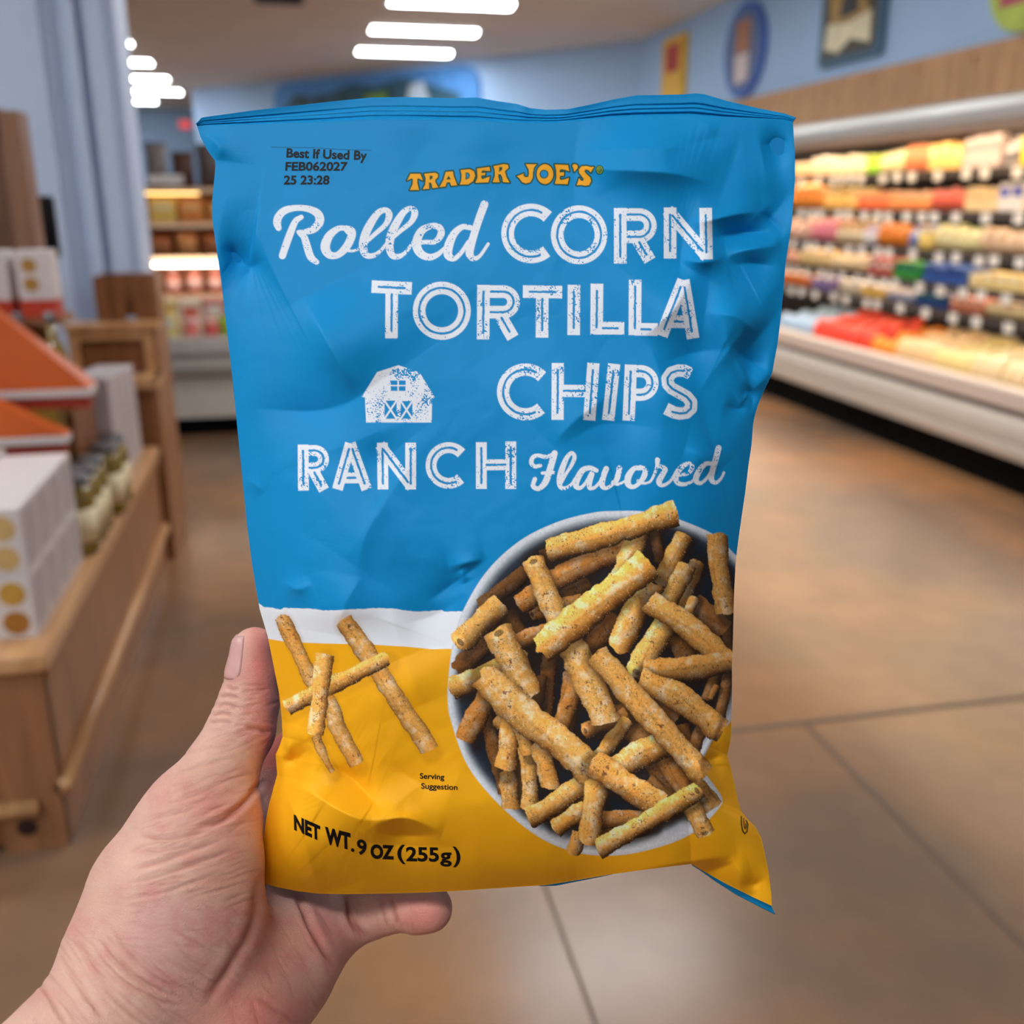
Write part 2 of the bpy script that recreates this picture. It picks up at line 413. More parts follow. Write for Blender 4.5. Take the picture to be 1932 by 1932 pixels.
# ---------------------------------------------------------------- the print on the front, evaluated at every mesh point
U = GRID[..., 0].ravel(); V = GRID[..., 1].ravel()
BLUE = np.array([14, 140, 204.]); BLUE2 = np.array([14, 122, 190.])
PRINT = np.tile(lin(BLUE), (U.size, 1))
AA = 1.1
def over(mask_idx, a, col):
    PRINT[mask_idx] = PRINT[mask_idx]*(1-a[:, None])+np.asarray(col)*a[:, None]
def sel(x0, x1, y0, y1):
    return np.nonzero((U > x0) & (U < x1) & (V > y0) & (V < y1))[0]
def cover(d): return np.clip(0.5-d/AA, 0, 1)          # signed distance (negative inside) -> coverage
def poly_sd(x, y, P):
    P = np.asarray(P, float); d2 = np.full(x.shape, 1e18); ins = np.zeros(x.shape, bool)
    for i in range(len(P)):
        a = P[i]; b = P[(i+1) % len(P)]; e = b-a
        t = np.clip(((x-a[0])*e[0]+(y-a[1])*e[1])/max(e@e, 1e-9), 0, 1)
        d2 = np.minimum(d2, (x-a[0]-t*e[0])**2+(y-a[1]-t*e[1])**2)
        if a[1] != b[1]:
            c = (a[1] > y) != (b[1] > y)
            ins ^= c & (x < (b[0]-a[0])*(y-a[1])/(b[1]-a[1])+a[0])
    return np.where(ins, -1, 1)*np.sqrt(d2)
def fill(P, col, grow=0.0, wear=None):
    P = np.asarray(P, float); g = 4+grow
    i = sel(P[:, 0].min()-g, P[:, 0].max()+g, P[:, 1].min()-g, P[:, 1].max()+g)
    a = cover(poly_sd(U[i], V[i], P)-grow)
    if wear is not None: a = a*wear(U[i], V[i])
    over(i, a, lin(col)); return i
def line_sd(x, y, L, w):
    L = np.asarray(L, float); w = np.broadcast_to(np.asarray(w, float), (len(L),)); best = np.full(x.shape, 1e9)
    for i in range(len(L)-1):
        a, b = L[i], L[i+1]; e = b-a
        t = np.clip(((x-a[0])*e[0]+(y-a[1])*e[1])/max(e@e, 1e-9), 0, 1)
        best = np.minimum(best, np.hypot(x-a[0]-t*e[0], y-a[1]-t*e[1])-(w[i]+(w[i+1]-w[i])*t)/2)
    return best
def stroke(L, w, col, wear=None, cut=None):
    L = np.asarray(L, float); g = np.max(w)/2+4
    i = sel(L[:, 0].min()-g, L[:, 0].max()+g, L[:, 1].min()-g, L[:, 1].max()+g)
    d = line_sd(U[i], V[i], L, w)
    if cut is not None: d = np.maximum(d, cut(U[i], V[i]))
    a = cover(d)
    if wear is not None: a = a*wear(U[i], V[i])
    over(i, a, lin(col))
def Z(scale, ox, oy, pts): return [(x/scale+ox, y/scale+oy) for x, y in pts]

# --- blue ground, torn white band, yellow ground
band_t = [(440,1120),(487,1137),(497,1145),(510,1146),(528,1150),(532,1149),(536,1147),(570,1148),(597,1149),(611,1152),(660,1150),(700,1148),(715,1147),(749,1149),(770,1153),(800,1153.5),(834,1151),(838,1154),(875,1153),(940,1156)]
band_b = [(440,1192),(510,1206),(540,1211),(612,1214),(698,1216),(766,1220),(817,1225),(840,1224),(940,1226)]
bt = np.array(band_t, float); bb = np.array(band_b, float)
yt = np.interp(U, bt[:, 0], bt[:, 1])+1.2*(vnoise(U/5, V*0, 5)-.5)
yb = np.interp(U, bb[:, 0], bb[:, 1])
a = np.clip((V-yt)/AA+.5, 0, 1)[:, None]; PRINT = PRINT*(1-a)+lin((236, 240, 246))*a
a = np.clip((V-yb)/AA+.5, 0, 1)[:, None]; YEL = np.array([250, 178, 26.]); PRINT = PRINT*(1-a)+lin(YEL)*a

# --- block capitals: white strokes with a blue inline, worn like an old stamp
INKW = (236, 240, 248)
def wear_fn(seed, amt):
    def f(x, y):
        n = vnoise(x/1.7, y/1.7, seed)*0.7+vnoise(x/3.0, y/3.0, seed+5)*0.3
        z = fbm(x/26, y/26, seed+9, 2)
        th = 0.80-amt*np.clip((z-0.50)*3.4, 0, 1)
        return 1-np.clip((n-th)/0.06, 0, 1)
    return f
def cut_ends(L, w):
    """flat ends: half-planes at both ends of an open stroke"""
    L = np.asarray(L, float); a, b = L[0], L[-1]; da = L[1]-L[0]; db = L[-1]-L[-2]
    da = da/np.hypot(*da); db = db/np.hypot(*db)
    def f(x, y):
        ea = -((x-a[0])*da[0]+(y-a[1])*da[1]); eb = (x-b[0])*db[0]+(y-b[1])*db[1]
        near_a = np.hypot(x-a[0], y-a[1]) < w; near_b = np.hypot(x-b[0], y-b[1]) < w
        return np.maximum(np.where(near_a, ea, -9), np.where(near_b, eb, -9))-0.8
    return f
def arc(cx, cy, rx, ry, a0, a1, n=40):
    t = np.radians(np.linspace(a0, a1, n)); return list(zip(cx+rx*np.cos(t), cy-ry*np.sin(t)))
LETTERS = []                      # (scale, ox, oy, width in zoomed units, [strokes])
def bowlpath(x, yt_, yb_, xr, n=16):
    r = (yb_-yt_)/2; return [(x, yt_), (xr-r, yt_)]+arc(xr-r, (yt_+yb_)/2, r, r, 88, -88, n)+[(xr-r, yb_), (x, yb_)]
LETTERS.append((3.116, 900, 150, 74, [arc(318,905,138,138,46,310), arc(600,913,129,136,0,360), [(842,758),(842,1080)], bowlpath(842,794,925,1019), [(935,925),(1015,1062)],
   [(1135,755),(1135,1050)], [(1122,768),(1352,1040)], [(1344,757),(1349,1055)]]))
LETTERS.append((3.22, 350, 150, 76, [[(1133,1258),(1372,1269)], [(1253,1262),(1251,1570)], arc(1557,1405,138,139,0,360)]))
LETTERS.append((3.116, 900, 150, 74, [[(38,1210),(36,1525)], bowlpath(38,1247,1368,215), [(125,1368),(210,1516)], [(272,1247),(498,1250)], [(384,1250),(382,1515)], [(570,1210),(568,1500)],
   [(705,1203),(703,1497)], [(703,1461),(863,1463)], [(930,1180),(928,1500)], [(928,1468),(1060,1470)], [(1213,1182),(1085,1505)], [(1213,1182),(1270,1520)], [(1125,1424),(1250,1424)]]))
LETTERS.append((3.22, 900, 650, 74, [arc(295,288,137,136,44,312), [(491,115),(489,455)], [(707,115),(682,458)], [(490,281),(694,283)], [(833,120),(797,458)], [(935,125),(921,460)], bowlpath(930,162,305,1066),
   [(1296,176),(1262,160),(1222,158),(1180,172),(1157,205),(1160,240),(1185,268),(1230,292),(1275,318),(1301,350),(1300,388),(1272,414),(1232,420),(1195,412),(1150,390)]]))
LETTERS.append((3.331, 420, 650, 68, [[(506,632),(508,915)], bowlpath(508,666,775,634), [(560,775),(636,912)], [(803,624),(722,908)], [(803,624),(905,908)], [(750,838),(870,838)],
   [(1004,620),(1008,908)], [(990,632),(1188,895)], [(1182,620),(1182,908)], arc(1420,760,110,112,44,312), [(1626,617),(1626,905)], [(1811,612),(1811,905)], [(1626,757),(1811,755)]]))
k = 0
for sc, ox, oy, w, ss in LETTERS:
    for st in ss:
        P = Z(sc, ox, oy, st); k += 1
        if len(P) == 2: P = [tuple(np.array(P[0])+(np.array(P[1])-np.array(P[0]))*q) for q in np.linspace(0, 1, 5)]
        stroke(P, w/sc, INKW, wear_fn(31+k, 0.27), None if np.hypot(P[0][0]-P[-1][0], P[0][1]-P[-1][1]) < 3 else cut_ends(P, w/sc*0.8))
k = 0
for sc, ox, oy, w, ss in LETTERS:
    for st in ss:
        P = np.array(Z(sc, ox, oy, st)); k += 1
        closed = np.hypot(*(P[0]-P[-1])) < 3
        if not closed:
            s0 = w/sc*0.5; P = poly_resample(P, 60); L = np.r_[0, np.cumsum(np.hypot(*np.diff(P, axis=0).T))]
            keep = (L > s0) & (L < L[-1]-s0)
            if keep.sum() < 3: continue
            P = P[keep]
        jit = 0.9*(np.stack([vnoise(P[:, 0]/4, P[:, 1]/4, 3), vnoise(P[:, 0]/4, P[:, 1]/4, 8)], 1)-.5)
        stroke(P+jit, 4.3+1.4*(vnoise(P[:, 0]/6, P[:, 1]/6, 77)-.5), BLUE)

# --- brush script words
def script(scale, ox, oy, strokes, seed):
    for n, st in enumerate(strokes):
        C = smooth_curve([(x/scale+ox, y/scale+oy, w/scale) for x, y, w in st], 14*len(st))
        stroke(C[:, :2], C[:, 2], INKW, wear_fn(seed+n, 0.27))
script(4.493, 505, 370, [
 [(92,270,50),(80,225,66),(95,170,66),(150,120,62),(250,100,50),(350,110,56),(425,150,70),(440,215,74),(390,280,62),(310,305,44),(262,305,36)],
 [(285,178,40),(235,215,52),(190,320,62),(150,430,62),(125,505,60)],
 [(275,312,50),(310,350,58),(335,430,64),(365,515,62),(415,560,44)],
 [(690,300,60),(650,272,44),(590,280,50),(520,340,70),(488,430,80),(520,495,66),(590,500,56),(660,440,66),(705,360,68),(712,300,66),(670,268,40)],
 [(640,450,34),(720,465,22),(790,432,26),(900,330,36),(1000,240,44),(1030,160,58),(1000,118,46),(940,140,54),(880,220,66),(830,320,72),(808,420,70),(830,495,56),(890,505,44),(950,470,30),(1010,400,26)],
 [(1010,400,26),(1120,300,36),(1215,220,44),(1247,145,58),(1220,105,44),(1160,130,52),(1100,215,66),(1050,320,72),(1032,420,70),(1055,500,56),(1110,512,44),(1170,475,30),(1240,385,28)],
 [(1240,400,40),(1330,390,36),(1420,385,44),(1470,320,60),(1450,262,54),(1380,255,50),(1300,300,66),(1262,400,76),(1290,480,70),(1365,518,58),(1440,495,44),(1500,440,28)],
 [(1720,268,44),(1650,262,48),(1580,320,62),(1535,420,76),(1530,500,70),(1580,530,44),(1640,480,36),(1700,390,34)],
 [(1838,70,66),(1800,170,66),(1760,290,64),(1722,420,68),(1712,490,66),(1745,530,46),(1800,505,30),(1870,405,26)]], 120)
script(4.954, 990, 830, [
 [(145,240,34),(95,248,36),(62,215,42),(75,165,40),(120,145,36),(190,158,38),(240,145,34),(285,118,34)],
 [(280,125,56),(255,210,60),(225,310,60),(190,400,58),(130,455,44),(78,430,44),(95,365,40)],
 [(165,310,30),(270,305,30)],
 [(335,390,50),(390,310,30),(440,230,36),(465,160,40),(440,122,36),(395,165,44),(350,270,56),(325,370,54),(335,440,42),(385,450,34),(440,410,26),(470,360,24)],
 [(670,285,40),(610,262,44),(540,285,54),(490,370,58),(480,430,54),(520,448,36),(570,400,30),(625,310,40)],
 [(632,320,40),(605,400,50),(610,450,40),(660,440,30),(720,370,26)],
 [(762,270,52),(735,340,54),(722,420,52),(755,450,38),(810,425,30),(860,360,34),(885,265,52)],
 [(880,300,50),(855,380,50),(820,400,30),(870,415,26),(930,390,24)],
 [(1080,262,44),(1020,270,46),(970,340,62),(965,410,56),(1010,440,40),(1070,405,40),(1115,340,52),(1125,280,48),(1080,252,34)],
 [(1060,385,34),(1120,405,26),(1180,380,24),(1230,270,30),(1243,190,44)],
 [(1240,185,44),(1245,235,34),(1312,270,44),(1290,320,52),(1255,390,54),(1285,425,36),(1350,395,26),(1400,330,26)],
 [(1400,330,30),(1480,325,30),(1540,300,38),(1565,250,42),(1530,220,36),(1460,260,50),(1412,340,56),(1430,400,46),(1490,415,36),(1560,390,26),(1600,350,24)],
 [(1750,222,38),(1690,225,42),(1630,290,54),(1600,370,54),(1640,405,36),(1700,360,28),(1745,290,28)],
 [(1812,75,54),(1785,180,54),(1755,290,52),(1745,370,50),(1785,400,34),(1835,360,26),(1862,305,24)]], 160)

# --- barn
b0 = lambda pts: Z(11.365, 670, 670, pts)
fill(b0([(930,215),(1385,375),(1705,900),(1650,945),(1640,1445),(235,1445),(210,905),(145,895),(470,365)]), INKW, 0, wear_fn(55, 0.42))
for P in ([(750,545),(908,545),(908,640),(765,640)], [(938,545),(1085,545),(1085,640),(938,640)], [(765,668),(908,668),(908,768),(765,768)], [(938,668),(1080,668),(1080,768),(938,768)]): fill(b0(P), BLUE)
for x0, x1, y0, y1 in ((630,890,975,1365), (978,1228,985,1365)):
    fill(b0([(x0,y0),(x1,y0),(x1,y1),(x0,y1)]), BLUE)
    for q in ([(x0,y0),(x1,y1)], [(x1,y0),(x0,y1)]): stroke(b0(q), 3.4, INKW)

# --- yellow wordmark with green outline
GRN = (10, 70, 50); GOLD = (240, 168, 30)
t1 = lambda pts: Z(9.66, 755, 290, pts); t2 = lambda pts: Z(9.66, 955, 290, pts)
el = lambda cx, cy, rx, ry: arc(cx, cy, rx, ry, 0, 350, 30)
WM = [
 (t1([(185,365),(370,365),(415,490),(380,475),(345,455),(325,450),(312,470),(315,540),(345,660),(175,665),(225,560),(232,470),(215,452),(185,460),(125,490),(155,430)]), None),
 (t1([(435,365),(640,345),(690,375),(688,430),(640,475),(640,510),(695,615),(590,630),(575,560),(555,525),(525,530),(530,640),(410,650),(455,560),(465,450)]), t1([(540,405),(590,405),(585,450),(540,475)])),
 (t1([(830,330),(962,320),(975,400),(1040,575),(930,585),(905,520),(850,525),(825,600),(715,610),(790,470)]), t1([(885,405),(845,468),(918,465)])),
 (t1([(1100,298),(1270,280),(1345,320),(1368,400),(1330,500),(1240,560),(1085,565),(1115,480),(1118,380)]), t1([(1195,345),(1250,350),(1272,400),(1250,445),(1195,472)])),
 (t1([(1400,270),(1630,238),(1640,315),(1590,312),(1500,305),(1478,345),(1500,350),(1555,345),(1545,395),(1485,395),(1475,430),(1500,465),(1560,440),(1635,415),(1610,522),(1370,532),(1410,430)]), None),
 (t1([(1700,225),(1890,188),(1965,200),(1975,260),(1930,300),(1910,320),(1935,420),(1995,525),(1875,520),(1860,430),(1830,375),(1790,375),(1790,420),(1815,520),(1685,522),(1725,400),(1722,300)]), t1([(1808,245),(1860,245),(1855,290),(1805,330)])),
 (t2([(355,190),(560,190),(510,250),(490,340),(485,440),(440,520),(360,545),(290,520),(240,450),(195,410),(320,360),(315,400),(355,430),(400,420),(415,370),(410,290)]), None),
 (t2(el(707,372,152,182)), t2(el(690,372,78,78))),
 (t2([(885,195),(1128,205),(1150,320),(1090,300),(1010,280),(975,300),(975,340),(1055,335),(1052,400),(985,405),(975,450),(990,480),(1050,470),(1145,440),(1120,558),(885,548),(915,440),(910,300)]), None),
 (t2([(1255,188),(1300,210),(1305,260),(1240,330),(1225,270),(1205,230),(1215,195)]), None),
 (t2([(1600,240),(1540,345),(1505,305),(1450,285),(1425,320),(1460,365),(1530,430),(1550,500),(1510,575),(1440,585),(1370,570),(1285,575),(1330,440),(1360,490),(1400,495),(1415,460),(1330,350),(1325,290),(1370,230),(1460,222),(1530,240)]), None)]
for P, hole in WM: fill(P, GRN, 2.7)
for P, hole in WM:
    fill(P, GOLD, -0.1)
    if hole:
        fill(hole, GRN, 0.3)
        if len(hole) > 10 or 870 < hole[0][0] < 900: fill(hole, BLUE, -1.6)
i_ = t2(el(1703,295,66,78)); fill(i_, GRN, 1.0); fill(i_, (150, 170, 60), -1.0); fill(i_, GRN, -2.6)
stroke(t2([(1685,325),(1685,265),(1715,270),(1715,292),(1685,295),(1720,325)]), 1.1, (150, 170, 60))

# --- small type through the built-in font
def font_polys(txt, bold=0.0):
    cu = bpy.data.curves.new('type', 'FONT'); cu.body = txt; cu.offset = bold; cu.resolution_u = 4; cu.fill_mode = 'BOTH'
    ob = bpy.data.objects.new('type', cu); COL.objects.link(ob)
    me = ob.to_mesh(); v = np.array([p.co[:2] for p in me.vertices]); tri = []
    me.calc_loop_triangles()
    tri = [tuple(t.vertices) for t in me.loop_triangles]
    ob.to_mesh_clear(); bpy.data.objects.remove(ob); bpy.data.curves.remove(cu)
    return v, tri
TYPE = []                         # ink outlines, laid onto the film once its relief is known
def type_on(txt, f, col, bold, capfrom='H'):
    """f maps text coordinates (0..1 along, 0..1 of cap height) to outline units"""
    v, tri = font_polys(txt, bold); cap = font_polys(capfrom, bold)[0]
    x = (v[:, 0]-v[:, 0].min())/np.ptp(v[:, 0]); y = (v[:, 1]-cap[:, 1].min())/np.ptp(cap[:, 1])
    TYPE.append((f(x, y), tri))
def line_type(txt, x0, x1, yb0, yb1, cap, col, bold=0.0):
    type_on(txt, lambda x, y: np.stack([x0+(x1-x0)*x+y*1.0, yb0+(yb1-yb0)*x-cap*y], 1), col, bold)
DK = (6, 22, 38)
line_type('Best If Used By', 540, 692, 297, 302, 17.5, DK, 0.028)
line_type('FEB062027', 538, 655, 322, 322, 16.5, DK, 0.028)
line_type('25 23:28', 535, 621, 348, 348, 17, DK, 0.028)
stroke([(512,277.5),(540,278),(600,279),(640,282),(700,283.5)], 1.2, (12, 70, 110))
BK = (24, 16, 10)
z8 = lambda x, y: np.stack([x/5.084+520, y/5.084+1440], 1)
for txt, x0, x1, b0_, b1_, cap, bold, hx in (('NET', 178, 432, 640, 752, 150, 0.05, 0), ('WT', 476, 722, 772, 836, 165, 0.055, 0), ('.', 722, 756, 846, 852, 150, 0.025, 0), ('9', 782, 876, 872, 886, 146, 0.03, 0), ('OZ', 912, 1140, 915, 926, 138, 0.05, 0),
                         ('(', 1168, 1246, 918, 926, 140, 0.025, 0), ('255', 1252, 1568, 940, 946, 138, 0.03, 0), ('g', 1578, 1690, 948, 952, 138, 0.03, 0), (')', 1700, 1775, 950, 956, 150, 0.03, 0)):
    type_on(txt, lambda x, y: z8(x0+(x1-x0)*x-4*y, b0_+(b1_-b0_)*x-cap*y), BK, bold)
for txt, x0, x1, b0_, b1_, cap in (('Serving', 1383, 1618, 148, 158, 54), ('Suggestion', 1396, 1745, 244, 258, 54)):
    type_on(txt, lambda x, y: z8(x0+(x1-x0)*x, b0_+(b1_-b0_)*x-cap*y), BK, .022)
zc = lambda p: Z(4.391, 1260, 1300, p)
stroke(zc([(609,1058),(610,1120),(620,1175),(638,1199),(656,1180),(662,1120),(650,1090)]), 2.6, BK)
stroke(zc([(628,1072),(632,1130),(640,1160),(648,1140),(646,1118)]), 2.2, BK)

# --- printed photograph: bowl of rolled chips
RIM = [(845,1290),(845,1330),(851,1361),(876,1433),(912,1486),(967,1542),(1021,1582),(1075,1605),(1127,1614),(1190,1611),(1263,1592),(1308,1571),(1335,1549),(1361,1518),(1362,1504),(1345,1478),(1322,1445),(1330,1425),(1352,1385),(1382,1355),(1420,1250),(1425,1120),(1410,1070),(1385,1044),(1346,1008),(1276,978),(1235,968),(1206,964),(1162,964),(1120,967),(1051,985),(981,1020),(919,1077),(875,1149),(855,1210)]
RIMC = smooth_curve(RIM, 200, closed=True)
bi = sel(835, 1440, 950, 1625)
bd = -poly_sd(U[bi], V[bi], RIMC)                      # depth inside the rim
ang = np.arctan2(V[bi]-1290, U[bi]-1130)
wall = 1+1.3*np.clip(np.cos(ang-1.05), 0, 1)**2*1.2+0.25*np.clip(np.cos(ang+2.3), 0, 1)
q = bd/wall
ramp_x = [0, 3, 8, 12, 16, 22, 30, 42]
ramp = np.array([(214,218,226),(226,230,236),(206,210,218),(160,168,176),(112,120,130),(50,58,70),(34,42,52),(28,35,44)], float)
rgb = np.stack([np.interp(q, ramp_x, ramp[:, c]) for c in range(3)], 1)
rgb *= (0.96+0.08*vnoise(U[bi]/3, V[bi]/3, 4))[:, None]
over(bi, np.clip(0.5+bd/AA, 0, 1), lin(np.clip(rgb, 0, 255)))

def chip(p, w, shade=1.0, hue=0, seed=1, shadow=True, inbowl=True, w2=None, curl=0):
    """one printed rolled chip along the polyline p"""
    p = [np.asarray(q_, float) for q_ in p]
    if inbowl:
        p[0] = p[0]+(p[0]-p[1])/np.hypot(*(p[0]-p[1]))*w*0.16; p[-1] = p[-1]+(p[-1]-p[-2])/np.hypot(*(p[-1]-p[-2]))*w*0.16
    P = smooth_curve(p, 30) if len(p) > 2 else poly_resample(p, 12)
    g = w*0.9+8
    i = sel(P[:, 0].min()-g, P[:, 0].max()+g, P[:, 1].min()-g, P[:, 1].max()+g)
    x, y = U[i], V[i]
    w2 = w if w2 is None else w2
    if shadow:
        d = line_sd(x-5, y-8, P, w*0.9)
        a = np.clip(0.70-np.maximum(d, 0)/ (w*0.40), 0, 0.70)
        if inbowl: a = a*np.clip((-poly_sd(x, y, RIMC)-8)/20, 0, 1)
        else: a = a*0.35
        over(i, a, lin((40, 28, 20) if inbowl else (180, 116, 20)))
    sd, al = seg_field(x, y, P)
    n_edge = (vnoise(x/14, y/14, seed)-.5)*w*0.12+(vnoise(x/2.5, y/2.5, seed+3)-.5)*1.6
    half = (w+(w2-w)*al)/2+n_edge+w*0.03*np.sin(al*9+seed)
    d = np.abs(sd)-half
    a_, b_ = P[0], P[-1]; da = (P[1]-P[0])/np.hypot(*(P[1]-P[0])); db = (P[-1]-P[-2])/np.hypot(*(P[-1]-P[-2]))
    ea = -((x-a_[0])*da[0]+(y-a_[1])*da[1]); eb = (x-b_[0])*db[0]+(y-b_[1])*db[1]
    b0_ = np.clip(sd/np.maximum(half, 1), -1, 1)
    lim = w*0.10+n_edge*0.8+(vnoise(x/16, y/16, seed+8)-.5)*w*0.22-w*0.10*b0_**2
    d = np.maximum(d, np.maximum(ea-lim, eb-lim))
    cov = cover(d)
    b = np.clip(sd/np.maximum(half, 1), -1, 1)
    # which way is up on the page: light falls from the upper left in that picture
    dirv = np.gradient(P, axis=0); k_ = np.clip((al*(len(P)-1)).astype(int), 0, len(P)-1)
    nx, ny = -dirv[k_, 1], dirv[k_, 0]; nn = np.hypot(nx, ny)+1e-6; nx /= nn; ny /= nn
    nz = np.sqrt(np.clip(1-b*b, 0, 1))
    lam = np.clip(nz*0.62+b*(nx*-0.40+ny*-0.62), -0.4, 1.1)
    lum = 0.46+0.70*lam
    rough = fbm(x/4.2, y/4.2, seed+11, 3)
    lum *= 0.91+0.22*rough
    base = np.array([230, 168, 86.])+hue*np.array([6, -14, -20.])
    powder = np.clip((fbm(x/13, y/13, seed+23, 3)-0.50)*4.0, 0, 1)
    orange = np.clip((fbm(x/17, y/17, seed+41, 2)-0.50)*4.0, 0, 1)
    col = base[None]*(1-powder[:, None]*0.8)+np.array([240, 210, 172.])[None]*powder[:, None]*0.8
    col = col*(1-orange[:, None]*0.5)+np.array([236, 156, 62.])[None]*orange[:, None]*0.5
    # rolled seam
    seam = np.abs(b-0.25-0.35*np.sin(al*2.2+seed)); sm = np.clip(1-seam/0.16, 0, 1)*np.clip(0.75-np.abs(al-0.5)*1.1, 0, 1)
    lum *= 1-0.16*sm
    # open rolled end
    if curl:
        e = P[0] if curl < 0 else P[-1]; dd = da if curl < 0 else db
        u_ = (x-e[0])*dd[0]+(y-e[1])*dd[1]; v_ = (x-e[0])*-dd[1]+(y-e[1])*dd[0]
        r_ = np.hypot((u_+ (w*0.12 if curl > 0 else -w*0.12))/(w*0.22), v_/(w*0.36))
        lum = np.where(r_ < 1.0, lum*np.where(r_ < 0.5, 0.66, 1.10), lum)
    low = np.clip(0.45-lam, 0, 0.6)[:, None]
    col = col*(1-low*np.array([0.0, 0.22, 0.5])[None])*lum[:, None]
    fine = vnoise(x/1.6, y/1.6, seed+57); zone = fbm(x/15, y/15, seed+61, 2)
    speck = 0.55*np.clip((fine-(0.90-0.20*np.clip((zone-.45)*4, 0, 1)))/0.07, 0, 1)
    col = col*(1-0.72*speck[:, None])+np.array([58, 44, 38.])[None]*0.72*speck[:, None]
    big = vnoise(x/4.5, y/4.5, seed+71); spot = np.clip((big-(0.93-0.12*np.clip((zone-.5)*5, 0, 1)))/0.04, 0, 1)*np.clip(1-np.abs(b)*1.1, 0, 1)
    col = col*(1-0.7*spot[:, None])+np.array([70, 34, 30.])[None]*0.7*spot[:, None]
    lite = np.clip((vnoise(x/2.0, y/2.0, seed+83)-0.80)/0.1, 0, 1)*0.35
    col = col*(1-lite[:, None])+np.array([244, 220, 176.])[None]*lite[:, None]
    if shade < 0.8:
        col = col*np.array([1.0, 0.84+0.12*shade, 0.78+0.15*shade])[None]
    col *= min(1.22, shade*1.08+0.09)
    over(i, cov, lin(np.clip(col, 0, 255)))
ZP = (1.523, 830, 925); ZA = (5.682, 840, 950); ZB = (5.683, 1100, 950); ZC = (5.52, 840, 1270); ZD = (5.52, 1100, 1270); ZL = (5.854, 510, 1140); Z1 = (1, 0, 0)
